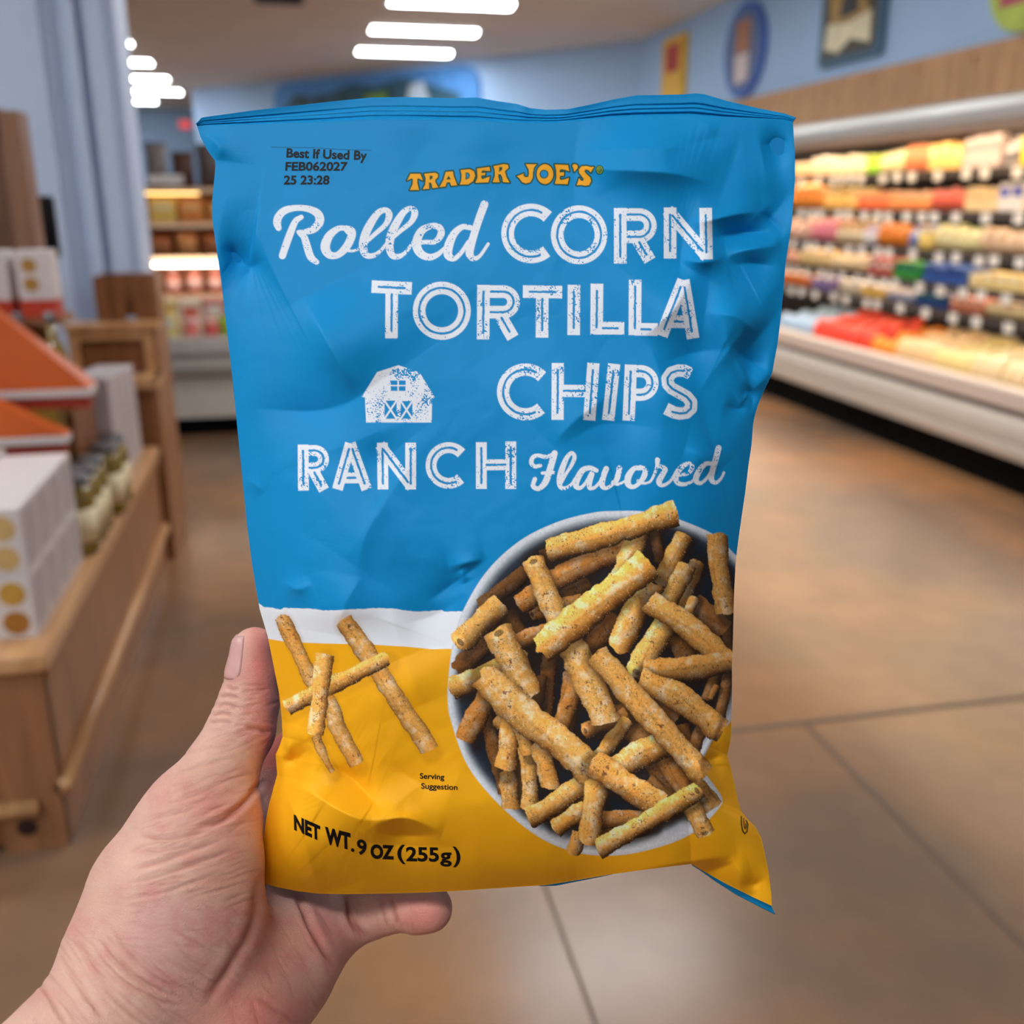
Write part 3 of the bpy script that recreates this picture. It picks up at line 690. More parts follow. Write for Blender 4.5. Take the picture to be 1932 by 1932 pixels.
CH = [ # frame, polyline, width (in outline units), shade, open end
 (ZA,[(840,760),(420,1090)],32,.36,0),(ZA,[(1500,880),(1250,1010)],36,.34,0),(ZA,[(160,1760),(480,1480)],36,.42,0),(ZA,[(680,1200),(800,1420)],32,.42,0),(ZC,[(1090,-150),(1030,420)],30,.48,0),(ZC,[(1330,40),(1230,620)],34,.66,0),
 (ZC,[(1000,60),(960,330)],22,.4,0),(ZB,[(770,300),(820,600)],20,.42,0),(ZB,[(330,1230),(60,1600)],40,.46,0),(ZB,[(950,1480),(1300,1680)],26,.45,0),(ZB,[(1540,1200),(1560,1850)],18,.6,0),(ZC,[(430,480),(620,1230)],26,.48,0),(ZC,[(770,900),(760,1380)],24,.42,0),
 (ZC,[(1150,1520),(1500,1280)],32,.4,0),(ZC,[(1380,1350),(1546,1230)],28,.55,0),(ZD,[(250,-20),(420,380)],26,.46,0),(ZD,[(430,330),(640,700)],30,.5,0),(ZD,[(700,280),(950,470)],24,.5,0),(ZD,[(760,920),(1060,1340)],44,.55,0),(ZD,[(200,1720),(650,1590)],34,.48,0),(ZD,[(700,1150),(900,1300)],28,.5,0),
 (ZD,[(140,1530),(660,1520)],34,.72,0),(ZD,[(1050,560),(1120,900)],24,.5,0),(ZD,[(930,860),(1210,1160)],18,.66,0),(ZD,[(1150,830),(1260,560),(1400,640)],24,.6,0),(ZD,[(1290,250),(1400,-20)],20,.62,0),(ZD,[(1400,600),(1480,200),(1520,-40)],20,.62,0),(ZD,[(1330,260),(1390,140)],12,.7,0),
 (ZP,[(340,700),(398,545)],34,.74,0),(ZP,[(640,765),(735,910)],36,.72,0),(ZP,[(690,430),(720,520)],40,.5,0),(ZP,[(505,640),(585,720)],44,.6,0),(ZP,[(390,890),(470,850)],24,.6,0),(ZP,[(600,840),(660,900)],30,.6,0),(ZP,[(745,850),(790,900)],26,.8,0),(ZA,[(1060,580),(1600,430)],30,.5,0),(ZA,[(940,1190),(1450,1050)],28,.6,-1),(ZB,[(1210,1090),(1500,1330)],42,.62,1),(ZA,[(740,1490),(1110,1370)],32,.72,0),
 (ZB,[(800,820),(980,660)],24,.74,0),(ZB,[(-640,1060),(-180,760),(450,480)],40,.74,-1),(ZB,[(1080,360),(850,820)],34,.92,0),(ZB,[(600,360),(400,780),(360,900)],38,.98,0),(ZB,[(-350,500),(200,350),(960,110)],44,.98,1),
 (ZB,[(1220,640),(1100,960),(1020,1120)],30,.86,0),(ZB,[(1100,700),(900,1080)],36,.9,0),(ZB,[(1440,380),(1450,640),(1530,1130)],36,.9,-1),(ZB,[(1190,1030),(1120,1190)],20,.9,0),
 (ZA,[(170,1480),(560,1110)],44,.86,-1),(ZC,[(90,150),(450,10),(800,-140)],40,.94,-1),(ZB,[(720,900),(560,1150),(400,1530)],46,.98,0),(ZB,[(870,1330),(580,1800)],46,1.0,1),(ZB,[(740,1070),(1100,1300),(1480,1640)],44,1.02,0),(ZB,[(720,1790),(1150,1770),(1550,1700)],44,.84,0),
 (ZA,[(950,630),(1060,900),(1240,1320)],42,1.02,-1),(ZD,[(650,90),(1000,260),(1380,560)],48,.96,-1),(ZC,[(230,650),(460,200)],42,.72,-1),(ZC,[(540,500),(650,560)],26,.86,0),(ZC,[(650,1060),(680,1370)],32,.92,0),(ZC,[(690,480),(660,760),(630,960)],38,.96,1),
 (ZC,[(840,780),(880,1080),(880,1380)],30,.94,0),(ZC,[(760,540),(860,820)],24,.92,0),(ZC,[(1000,780),(1090,1150)],36,.94,0),(ZA,[(580,1400),(700,1650),(880,2030)],52,.98,-1),(ZC,[(900,1500),(1150,1360),(1470,1120)],40,.9,0),(ZC,[(1170,1610),(1450,1420)],34,.92,-1),
 (ZD,[(30,600),(420,450)],30,.78,-1),(ZD,[(180,860),(450,520)],28,.88,0),(ZD,[(390,980),(620,840),(860,740)],50,.94,0),(ZA,[(1320,1470),(1500,1800),(1700,2280)],56,1.02,0),(ZD,[(170,-160),(520,240),(860,620),(1230,1030)],46,1.0,-1),(ZA,[(1060,1540),(1400,1270),(2130,680)],58,1.05,-1),
 (ZC,[(430,70),(800,420),(1200,720),(1520,1010)],58,1.04,0),(ZC,[(1340,1860),(1400,1690)],26,.9,0),(ZD,[(1180,1180),(1320,1370)],34,.8,0),(ZD,[(1150,1400),(1270,1660)],34,1.0,1),(ZD,[(140,1180),(60,1740)],40,.98,1),(ZD,[(140,960),(480,1180),(800,1370)],48,1.02,-1),(ZD,[(190,1810),(640,1560),(1180,1230)],36,1.04,1)]
for n, (fr, p, w, sh, cu) in enumerate(CH):
    chip([(x/fr[0]+fr[1], y/fr[0]+fr[2]) for x, y in p], w*1.04, sh, hue=(n % 3-1)*0.22, seed=200+n*13, curl=cu if n % 3 == 0 else 0)
for n, (p, w, w2, sh) in enumerate([([(130,150),(300,500),(470,860),(640,1080),(760,1400),(960,1760)],26,28,.96), ([(800,170),(1050,520),(1350,980),(1760,1600)],32,32,.97), ([(170,1150),(560,950),(820,830),(1290,600)],30,26,.97), ([(600,560),(560,900),(500,1440)],30,28,1.04), ([(500,1440),(570,1640),(680,1840)],20,8,.86)]):
    chip([(x/ZL[0]+ZL[1], y/ZL[0]+ZL[2]) for x, y in p], w*1.12, sh, seed=900+n*29, inbowl=False, w2=w2*1.12)

# ---------------------------------------------------------------- materials of the film
def film(name, attr=None, rgb=None, rough=0.5):
    m = bpy.data.materials.new(name); m.use_nodes = True; nt = m.node_tree; b = nt.nodes['Principled BSDF']
    b.inputs['Roughness'].default_value = rough; b.inputs['Specular IOR Level'].default_value = 0.14
    if attr:
        a = nt.nodes.new('ShaderNodeVertexColor'); a.layer_name = attr; nt.links.new(a.outputs['Color'], b.inputs['Base Color'])
    else: b.inputs['Base Color'].default_value = (*lin(rgb), 1)
    tc = nt.nodes.new('ShaderNodeTexCoord'); nz = nt.nodes.new('ShaderNodeTexNoise'); nz.inputs['Scale'].default_value = 900
    bp = nt.nodes.new('ShaderNodeBump'); bp.inputs['Strength'].default_value = 0.02; bp.inputs['Distance'].default_value = 0.0003
    nt.links.new(tc.outputs['Object'], nz.inputs['Vector']); nt.links.new(nz.outputs['Fac'], bp.inputs['Height']); nt.links.new(bp.outputs['Normal'], b.inputs['Normal'])
    return m
M_PRINT = film('printed_film', 'print'); M_BLUE = film('blue_film', rgb=BLUE); M_BACK = film('film_back', rgb=(14, 132, 196))

def grid_mesh(name, XYZ, m, parent, col=None, flip=False):
    nt_, ns_ = XYZ.shape[:2]; me = bpy.data.meshes.new(name)
    nv = nt_*ns_; idx = np.arange(nv).reshape(nt_, ns_)
    q = np.stack([idx[:-1, :-1], idx[1:, :-1], idx[1:, 1:], idx[:-1, 1:]], -1).reshape(-1, 4)
    if flip: q = q[:, ::-1]
    me.vertices.add(nv); me.vertices.foreach_set('co', (XYZ*0.001).astype(np.float32).ravel())
    me.loops.add(q.size); me.loops.foreach_set('vertex_index', q.astype(np.int32).ravel())
    me.polygons.add(len(q)); me.polygons.foreach_set('loop_start', np.arange(0, q.size, 4, dtype=np.int32))
    me.polygons.foreach_set('use_smooth', np.ones(len(q), bool))
    me.update(calc_edges=True)
    if col is not None:
        a = me.color_attributes.new('print', 'FLOAT_COLOR', 'POINT')
        a.data.foreach_set('color', np.c_[col, np.ones(len(col))].astype(np.float32).ravel())
    me.materials.append(m); o = bpy.data.objects.new(name, me); COL.objects.link(o); o.parent = parent
    return o
def tilt_frame(o):
    o.matrix_world = Matrix.Translation(Vector(EYE+FW*BAG_D*0.001)) @ CAMROT.to_4x4()

bag = empty('chip_bag', label='blue and yellow bag of rolled tortilla chips held up by the hand', cat='bag of chips')
tilt_frame(bag)
ss = np.linspace(0, 1, NS+1)[None, :]+np.zeros((NT+1, 1)); tt = np.linspace(0, 1, NT+1)[:, None]+np.zeros((1, NS+1))
HF = bag_height(GRID, ss, tt)
front = grid_mesh('front_panel', to_mm(GRID, HF), M_PRINT, bag, PRINT)
# small black type: thin ink shapes lying on the film
_ix = ((GRID[..., 0]-340)/2).astype(int).ravel(); _iy = ((GRID[..., 1]-160)/2).astype(int).ravel()
RZ = np.zeros((800, 600)); RC = np.zeros((800, 600)); np.add.at(RZ, (_iy, _ix), HF.ravel()); np.add.at(RC, (_iy, _ix), 1); RZ /= np.maximum(RC, 1)
def relief(P):
    x = (P[:, 0]-340)/2-.5; y = (P[:, 1]-160)/2-.5; x0 = np.floor(x).astype(int); y0 = np.floor(y).astype(int); fx = x-x0; fy = y-y0
    return (RZ[y0, x0]*(1-fx)+RZ[y0, x0+1]*fx)*(1-fy)+(RZ[y0+1, x0]*(1-fx)+RZ[y0+1, x0+1]*fx)*fy
def fine_tris(P, tri, lim=3.5):
    out = []; st_ = [(P[a], P[b], P[c]) for a, b, c in tri]
    while st_:
        a, b, c = st_.pop(); e = [np.hypot(*(b-a)), np.hypot(*(c-b)), np.hypot(*(a-c))]; k = int(np.argmax(e))
        if e[k] < lim: out.append((a, b, c)); continue
        a, b, c = [(a, b, c), (b, c, a), (c, a, b)][k]; m = (a+b)/2
        st_ += [(a, m, c), (m, b, c)]
    return np.array(out).reshape(-1, 2)
for nm, part in (('date_stamp', TYPE[:3]), ('net_weight_print', TYPE[3:12]), ('serving_note', TYPE[12:])):
    mb = MB()
    for P, tri in part:
        Q = fine_tris(P, tri); L3 = to_mm(Q, relief(Q)+0.13)*0.001
        mb.add([tuple(p) for p in L3], [(i, i+1, i+2) for i in range(0, len(Q), 3)])
    mb.build(nm, mat('black_ink', (14, 12, 14), 0.5, 0.15), front)
# back sheet: fuller in the middle, welded to the front along the edges
sub = (slice(None, None, 7), slice(None, None, 8))
Gb = GRID[sub]; sb, tb = ss[sub], tt[sub]
qb = lambda x, p=2.0: 1-(1-np.clip(x, 0, 1))**p
HB = -(0.2+24*qb(sb*1050/250, 2.2)*qb((1-sb)*1050/250, 2.2)*qb(tb*1440/500, 1.5)*qb((1-tb)*1440/260, 2))
fr_edge = np.minimum.reduce([sb*1050, (1-sb)*1050, tb*1440, (1-tb)*1440]) < 1
HB = np.where(fr_edge, HF[sub]-0.05, HB)
grid_mesh('back_panel', to_mm(Gb, HB), M_BACK, bag, flip=True)
# top seal: crimped strip with horizontal ribs
SG = tfi(TOP, SEAL, [TOP[0], SEAL[0]], [TOP[-1], SEAL[-1]], 400, 60)
st = np.linspace(0, 1, 61)[:, None]+np.zeros((1, 401)); sx = np.linspace(0, 1, 401)[None, :]+np.zeros((61, 1))
rib = 0.0
for c_, w_, a_ in ((0.46, 0.05, -0.7), (0.66, 0.045, -0.65), (0.86, 0.05, -1.3)):
    amp = a_*(0.35+1.1*vnoise(sx*7, st*0, int(c_*100)))
    rib = rib+amp*np.exp(-((st-c_+0.03*np.sin(sx*5))/w_)**2)
wav = 1.6*np.sin(sx*9.5+0.6)*0.7*(1-st)+0.9*(vnoise(sx*14, st*2, 12)-.5)
base_t = np.interp(sx, np.linspace(0, 1, NS+1), HF[0])
SH = base_t*st**2+(1-st)*(1.0+wav*0.9)+0.5*st*(1-st)*2+rib+0.9*np.exp(-((sx-.545)/.012)**2)*(1-st)
seal = grid_mesh('top_seal', to_mm(SG, SH), M_BLUE, bag)
sm = seal.modifiers.new('thickness', 'SOLIDIFY'); sm.thickness = 0.0006; sm.offset = -1
# bottom seal of the back sheet, peeping out blue under the right corner
BS_a = [(1304,1630),(1328,1643),(1369,1666),(1419,1691),(1455,1709)]
BS_b = [(1306,1633),(1322,1643),(1351,1664),(1387,1687),(1431,1710),(1463,1726)]
A_ = poly_resample(BS_a, 60); B_ = poly_resample(BS_b, 60); k_ = np.linspace(-0.6, 1, 10)[:, None, None]
bsg = A_[None]*(1-k_)+B_[None]*k_
bsl = grid_mesh('bottom_seal', to_mm(bsg, -1.0-1.2*np.linspace(-0.6, 1, 10)[:, None]+np.zeros((10, 60))), M_BLUE, bag)
sm = bsl.modifiers.new('thickness', 'SOLIDIFY'); sm.thickness = 0.0004
BS_c = poly_resample([(1005,1668),(1040,1660),(1070,1656),(1150,1645)], 30); BS_d = poly_resample([(1020,1672),(1050,1671),(1090,1663),(1155,1650)], 30)
k_ = np.linspace(0, 1, 6)[:, None, None]
bl2 = grid_mesh('bottom_fold', to_mm(BS_c[None]*(1-k_)+BS_d[None]*k_, np.full((6, 30), -2.0)), M_BLUE, bag)
sm = bl2.modifiers.new('thickness', 'SOLIDIFY'); sm.thickness = 0.0004
# ================================================================ the hand
# a left hand, modelled as one smooth body (blended limbs -> one surface), in the same frame as the bag (mm)
def hp(x, y, d): return np.array([(x-966)*d/FPX, (966-y)*d/FPX, BAG_D-d])
def HR(r, d): return r*d/FPX
def chain(*pts): return [(hp(x, y, d), HR(r, d)) for x, y, d, r in pts]
FOREARM = chain((250,1905,385,150),(190,1995,370,172),(20,2180,345,196),(-150,2350,320,225),(-330,2560,296,250))
THENAR = [chain((352,1575,404,100),(328,1690,392,134),(315,1770,386,140)), chain((415,1545,414,72),(402,1620,404,88),(380,1720,396,110)), chain((250,1680,402,80),(235,1780,392,100))]
PALM = [chain((330,1900,398,128),(440,1740,436,92),(535,1560,462,78)), chain((390,1890,400,122),(500,1740,442,84),(585,1600,470,70)), chain((420,1900,400,120),(530,1780,440,84),(600,1670,470,66)), chain((432,1930,398,122),(530,1830,425,98),(600,1755,447,74))]
THUMB = chain((480,1226,432,43),(478,1275,432,49),(470,1325,431,55),(455,1378,428,62),(420,1445,421,67),(368,1520,413,79),(300,1640,402,92))
WEB = chain((455,1545,432,62),(520,1480,458,62),(560,1430,468,56))
PINKY = chain((600,1755,447,74),(650,1732,451,58),(700,1718,452,50),(730,1713,448,46),(756,1712,444,41),(785,1713,440,45),(810,1714,438,44))
RING = chain((600,1670,470,66),(690,1640,478,54),(770,1610,480,48),(850,1580,480,44),(905,1560,478,41))
MIDDLE = chain((585,1600,470,70),(680,1540,478,55),(770,1490,483,50),(860,1440,484,45),(930,1400,482,42))
INDEX = chain((535,1560,462,76),(600,1470,472,58),(660,1390,480,52),(720,1300,484,46),(765,1235,484,42))
VOX = 1.15
def hand_field():
    prims = [FOREARM]+THENAR+PALM+[THUMB, PINKY, RING, MIDDLE, INDEX, WEB]
    allp = np.array([p for c in prims for p, r in c]); rr = max(r for c in prims for p, r in c)
    lo = np.array([max(allp[:, 0].min()-50, -330), allp[:, 1].min()-50, allp[:, 2].min()-45]); hi = allp.max(0)+np.array([25, 25, 50])
    n = np.ceil((hi-lo)/VOX).astype(int)+1
    F = np.full(n, 60.0, np.float32)
    ax = [lo[i]+VOX*np.arange(n[i]) for i in range(3)]
    def cone(c, F, k):
        P = np.array([p for p, r in c]); R = max(r for p, r in c)+k+14
        a = [np.searchsorted(ax[i], P[:, i].min()-R) for i in range(3)]; b = [np.searchsorted(ax[i], P[:, i].max()+R) for i in range(3)]
        sl = tuple(slice(a[i], b[i]) for i in range(3))
        X, Y, Zz = np.meshgrid(*[ax[i][a[i]:b[i]].astype(np.float32) for i in range(3)], indexing='ij')
        D = np.full(X.shape, 60.0, np.float32)
        for (p, r0), (q, r1) in zip(c[:-1], c[1:]):
            e = (q-p).astype(np.float32); L2 = float(e@e)
            t = np.clip(((X-p[0])*e[0]+(Y-p[1])*e[1]+(Zz-p[2])*e[2])/L2, 0, 1)
            d = np.sqrt((X-p[0]-t*e[0])**2+(Y-p[1]-t*e[1])**2+(Zz-p[2]-t*e[2])**2)-(r0+(r1-r0)*t)
            h = np.maximum(3.0-np.abs(D-d), 0)/3.0
            D = np.minimum(D, d)-h*h*0.75
        A = F[sl]; h = np.maximum(k-np.abs(A-D), 0)/k
        F[sl] = np.minimum(A, D)-h*h*k*0.25
    cone(FOREARM, F, 20)
    for c in PALM: cone(c, F, 16)
    for c in THENAR: cone(c, F, 15)
    cone(WEB, F, 10)
    for c, k in ((INDEX, 5), (MIDDLE, 4), (RING, 4), (PINKY, 4), (THUMB, 9)): cone(c, F, k)
    return F, lo
def surface_net(F, lo):
    """naive surface nets"""
    n = np.array(F.shape); ins = F < 0
    c = np.zeros(n-1, np.int8)
    for i in (0, 1):
        for j in (0, 1):
            for k in (0, 1): c += ins[i:n[0]-1+i, j:n[1]-1+j, k:n[2]-1+k]
    cells = np.argwhere((c > 0) & (c < 8)); vid = np.full(n-1, -1, np.int32); vid[tuple(cells.T)] = np.arange(len(cells))
    acc = np.zeros((len(cells), 3)); cnt = np.zeros(len(cells))
    corners = [(i, j, k) for i in (0, 1) for j in (0, 1) for k in (0, 1)]
    val = {q: F[cells[:, 0]+q[0], cells[:, 1]+q[1], cells[:, 2]+q[2]] for q in corners}
    for q in corners:
        for axis in range(3):
            if q[axis]: continue
            p = list(q); p[axis] = 1; p = tuple(p); a, b = val[q], val[p]
            m = (a < 0) != (b < 0); t = a/np.where(m, a-b, 1)
            pt = np.array(q, float)[None]+np.zeros((len(cells), 3)); pt[:, axis] += t
            acc[m] += pt[m]; cnt[m] += 1
    V_ = lo+VOX*(cells+acc/cnt[:, None])
    quads = []
    for axis in range(3):
        sl0 = [slice(None)]*3; sl1 = [slice(None)]*3; sl0[axis] = slice(0, -1); sl1[axis] = slice(1, None)
        e = ins[tuple(sl0)] != ins[tuple(sl1)]
        pos = np.argwhere(e); o = [a for a in range(3) if a != axis]
        ok = (pos[:, o[0]] > 0) & (pos[:, o[1]] > 0) & (pos[:, o[0]] < n[o[0]]-1) & (pos[:, o[1]] < n[o[1]]-1)
        pos = pos[ok]; s = ins[tuple(pos.T)]
        def g(da, db):
            p = pos.copy(); p[:, o[0]] += da; p[:, o[1]] += db; return vid[tuple(p.T)]
        qd = np.stack([g(-1, -1), g(0, -1), g(0, 0), g(-1, 0)], 1)
        flip = s if axis != 1 else ~s
        qd[~flip] = qd[~flip][:, ::-1]
        quads.append(qd)
    return V_, np.vstack(quads)
HFld, HLo = hand_field()
HV, HQ = surface_net(HFld, HLo)
del HFld
def mesh_np(name, V_, Q, smooth=True):
    me = bpy.data.meshes.new(name)
    me.vertices.add(len(V_)); me.vertices.foreach_set('co', (V_*0.001).astype(np.float32).ravel())
    me.loops.add(Q.size); me.loops.foreach_set('vertex_index', Q.astype(np.int32).ravel())
    me.polygons.add(len(Q)); me.polygons.foreach_set('loop_start', np.arange(0, Q.size, 4, dtype=np.int32))
    me.polygons.foreach_set('use_smooth', np.full(len(Q), smooth)); me.update(calc_edges=True)
    return me
me = mesh_np('hand', HV, HQ)
hand = bpy.data.objects.new('hand', me); COL.objects.link(hand)
md = hand.modifiers.new('s', 'SMOOTH'); md.factor = 0.6; md.iterations = 6
md = hand.modifiers.new('d', 'SUBSURF'); md.levels = 1; md.render_levels = 1
dg = bpy.context.evaluated_depsgraph_get(); ev = hand.evaluated_get(dg)
me2 = bpy.data.meshes.new_from_object(ev); hand.modifiers.clear(); hand.data = me2; bpy.data.meshes.remove(me); me2.name = 'hand'
nv = len(me2.vertices); co = np.empty(nv*3, np.float32); me2.vertices.foreach_get('co', co); co = co.reshape(-1, 3).astype(float)*1000
no = np.empty(nv*3, np.float32); me2.vertices.foreach_get('normal', no); no = no.reshape(-1, 3).astype(float)
dep = BAG_D-co[:, 2]; hx = 966+co[:, 0]*FPX/dep; hy = 966-co[:, 1]*FPX/dep
front = np.clip((no[:, 2]+0.15)/0.3, 0, 1)
FOLDS = [ # polyline in outline units, depth mm, half width in units
 ([(512,1384),(485,1376),(462,1368)],.8,5), ([(396,1350),(418,1346),(440,1352)],.7,4), ([(404,1336),(425,1330),(450,1338)],.55,4), ([(412,1318),(432,1314),(450,1318)],.5,4), ([(392,1364),(415,1362),(440,1366)],.5,4),([(424,1296),(438,1300),(452,1300)],.4,3.5),
 ([(372,1560),(410,1552),(445,1530),(475,1500),(498,1468)],1.0,6), ([(262,1572),(310,1580),(360,1574),(395,1562)],.7,5), ([(268,1604),(320,1602),(372,1590)],.45,4.5), ([(238,1640),(300,1626),(360,1604),(420,1584)],.6,5), ([(236,1668),(310,1650),(390,1622),(450,1600)],.4,4.5),
 ([(240,1610),(280,1592),(330,1588)],.4,4), ([(285,1545),(330,1535),(380,1520)],.35,4), ([(310,1515),(360,1502),(420,1480)],.3,4), ([(345,1455),(390,1440),(430,1436)],.3,4), ([(365,1420),(400,1410),(440,1408)],.3,4), ([(230,1700),(320,1680),(430,1640)],.25,4),
 ([(490,1640),(485,1690),(480,1732),(466,1770),(447,1802),(424,1842),(405,1867),(385,1900)],.85,9),
 ([(556,1680),(572,1715),(590,1755),(612,1795),(634,1828)],1.5,6), ([(653,1685),(658,1715),(668,1745),(692,1776)],1.4,6), ([(738,1690),(742,1720),(748,1752)],.7,5), ([(718,1692),(722,1722),(730,1752)],.5,4),
 ([(186,1768),(215,1815),(270,1856),(340,1885)],.6,5), ([(182,1800),(230,1850),(290,1885),(350,1902)],.5,5), ([(150,1775),(175,1830),(225,1890),(290,1940)],.45,5), ([(110,1800),(150,1860),(200,1920)],.45,5), ([(70,1850),(100,1890),(130,1936)],.45,5), ([(480,1880),(530,1910),(560,1935)],.4,5),
 ([(200,1740),(240,1800),(300,1850),(370,1872)],.35,5)]
dz = np.zeros(nv); crease_tone = np.zeros(nv)
for line, A, w in FOLDS:
    L = np.array(line, float); m = np.nonzero((hx > L[:, 0].min()-25) & (hx < L[:, 0].max()+25) & (hy > L[:, 1].min()-25) & (hy < L[:, 1].max()+25) & (no[:, 2] > -0.3) & (dep < 462))[0]
    if len(m) == 0: continue
    C = smooth_curve(L, 40); d, al = seg_field(hx[m], hy[m], C)
    d = d+2.0*(vnoise(hx[m]/14, hy[m]/14, 7)-.5)
    tp = np.clip(np.sin(np.pi*np.clip(al, 0, 1))*1.7, 0, 1)
    g = np.exp(-(d/w)**2)*tp; dz[m] -= 1.25*A*g; dz[m] += 0.4*A*np.exp(-((np.abs(d)-2.2*w)/(1.3*w))**2)*tp
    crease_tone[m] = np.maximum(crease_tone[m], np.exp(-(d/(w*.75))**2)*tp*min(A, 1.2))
# many short fine wrinkles that follow the way the skin folds
rw = random.Random(11)
def wr(n, x0, x1, y0, y1, ang_fn, len0, len1, A0, A1):
    for _ in range(n):
        x, y = rw.uniform(x0, x1), rw.uniform(y0, y1); L_ = rw.uniform(len0, len1); pts = [(x, y)]
        for s_ in range(4):
            a_ = math.radians(ang_fn(*pts[-1])+rw.gauss(0, 7)); pts.append((pts[-1][0]+L_/4*math.cos(a_), pts[-1][1]+L_/4*math.sin(a_)))
        C = smooth_curve(pts, 16); A = rw.uniform(A0, A1); w = rw.uniform(2.2, 3.4)
        m = np.nonzero((hx > C[:, 0].min()-12) & (hx < C[:, 0].max()+12) & (hy > C[:, 1].min()-12) & (hy < C[:, 1].max()+12) & (no[:, 2] > -0.2) & (dep < 462))[0]
        if len(m) == 0: continue
        d, al = seg_field(hx[m], hy[m], C); g = np.exp(-(d/w)**2)*np.sin(np.pi*np.clip(al, 0, 1)); dz[m] -= A*g
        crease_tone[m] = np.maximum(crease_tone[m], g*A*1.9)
wr(46, 395, 500, 1290, 1400, lambda x, y: -4, 22, 55, .10, .30)
wr(46, 310, 470, 1400, 1540, lambda x, y: -18, 40, 90, .08, .22)
wr(60, 225, 430, 1540, 1720, lambda x, y: -17, 50, 130, .08, .26)
wr(40, 200, 440, 1700, 1830, lambda x, y: -8+30*(y-1700)/130, 40, 100, .06, .16)
wr(70, 40, 360, 1740, 1930, lambda x, y: 58-0.09*(x-60), 50, 150, .10, .28)
wr(46, 420, 640, 1700, 1925, lambda x, y: 62, 40, 110, .06, .18)
wr(20, 640, 780, 1695, 1765, lambda x, y: 78, 20, 50, .08, .2)
# fine skin relief: stretched wrinkles across thumb and wrist
dz += (0.10*(fbm((hx+hy*.25)/20, (hy-hx*.25)/5.0, 33, 3)-.5)*2*np.clip((fbm(hx/90, hy/90, 5)-.25)*2, 0.2, 1))*front
# thumb nail bed: flatten the left side of the thumb end
nm = np.clip(1-np.hypot((hx-443)/16, (hy-1238)/44), 0, 1)
co += no*dz[:, None]
# undersides of web between thumb and palm stay as they are
me2.vertices.foreach_set('co', (co*0.001).astype(np.float32).ravel()); me2.update()
# colour of the skin: pink flesh, redder finger ends and palm, paler back of the thumb; plus painted shade behind the bag
tone = np.tile(lin((216, 168, 152)), (nv, 1))
def blend(col, a):
    global tone
    tone = tone*(1-a[:, None])+lin(col)[None]*a[:, None]
mott = 0.6*fbm(hx/60, hy/60, 91, 3)+0.4*fbm(hx/22, hy/22, 95, 3)
blend((228, 186, 164), np.clip((mott-.45)*3, 0, 1)*.55); blend((212, 138, 130), np.clip((.52-mott)*4.2, 0, 1)*.65)
mg = lambda x, y, rx, ry: np.exp(-((hx-x)/rx)**2-((hy-y)/ry)**2)
blend((224, 112, 98), mg(500,1200,34,150)*.75); blend((222, 124, 112), mg(520,1420,26,140)*.8)
blend((222, 120, 110), mg(470,1930,120,90)*.6); blend((224, 128, 116), mg(800,1720,60,50)*.75); blend((216, 128, 118), mg(620,1760,80,60)*.5)
blend((176, 78, 64), np.clip((dep-428)/9, 0, 1)*np.clip((hx-470)/20, 0, 1)*np.clip((1660-hy)/60, 0, 1)*.8)  # shade in the gap behind the bag, painted into the skin as deep red
blend((222, 140, 126), mg(400,1530,70,36)*.55); blend((196, 142, 140), mg(290,1760,70,60)*.5); blend((218, 176, 150), mg(380,1440,60,60)*.5); blend((218, 178, 156), mg(120,1900,120,90)*.35)
blend((216, 160, 146), mg(415,1650,50,60)*.4)
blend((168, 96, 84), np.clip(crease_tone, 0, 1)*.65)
fr = fbm(hx/2.2, hy/2.2, 71, 2); tone *= (0.95+0.1*fr)[:, None]
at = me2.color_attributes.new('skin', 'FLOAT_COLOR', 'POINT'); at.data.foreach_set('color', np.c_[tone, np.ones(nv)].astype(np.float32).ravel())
ms = bpy.data.materials.new('skin'); ms.use_nodes = True; nt = ms.node_tree; b = nt.nodes['Principled BSDF']
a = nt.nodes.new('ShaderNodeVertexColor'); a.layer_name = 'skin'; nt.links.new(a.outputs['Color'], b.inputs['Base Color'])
b.inputs['Roughness'].default_value = 0.5; b.inputs['Specular IOR Level'].default_value = 0.4
b.inputs['Subsurface Weight'].default_value = 0.12; b.inputs['Subsurface Radius'].default_value = (1.0, 0.35, 0.2); b.inputs['Subsurface Scale'].default_value = 0.004
tc = nt.nodes.new('ShaderNodeTexCoord'); vo = nt.nodes.new('ShaderNodeTexVoronoi'); vo.inputs['Scale'].default_value = 1400; vo.feature = 'DISTANCE_TO_EDGE'
nz = nt.nodes.new('ShaderNodeTexNoise'); nz.inputs['Scale'].default_value = 420; nz.inputs['Detail'].default_value = 4
mp = nt.nodes.new('ShaderNodeMapping'); mp.inputs['Rotation'].default_value = (0, 0, 0.5); mp.inputs['Scale'].default_value = (0.55, 1.3, 1)
nt.links.new(tc.outputs['Object'], mp.inputs['Vector']); nt.links.new(mp.outputs['Vector'], vo.inputs['Vector']); nt.links.new(mp.outputs['Vector'], nz.inputs['Vector'])
ad = nt.nodes.new('ShaderNodeMath'); ad.operation = 'ADD'; nt.links.new(vo.outputs['Distance'], ad.inputs[0]); nt.links.new(nz.outputs['Fac'], ad.inputs[1])
bp = nt.nodes.new('ShaderNodeBump'); bp.inputs['Strength'].default_value = 0.45; bp.inputs['Distance'].default_value = 0.0006
nt.links.new(ad.outputs[0], bp.inputs['Height']); nt.links.new(bp.outputs['Normal'], b.inputs['Normal'])
me2.materials.clear(); me2.materials.append(ms)
tilt_frame(hand)
tag(hand, 'bare left hand and wrist gripping the bag, thumb along its left edge', 'hand')
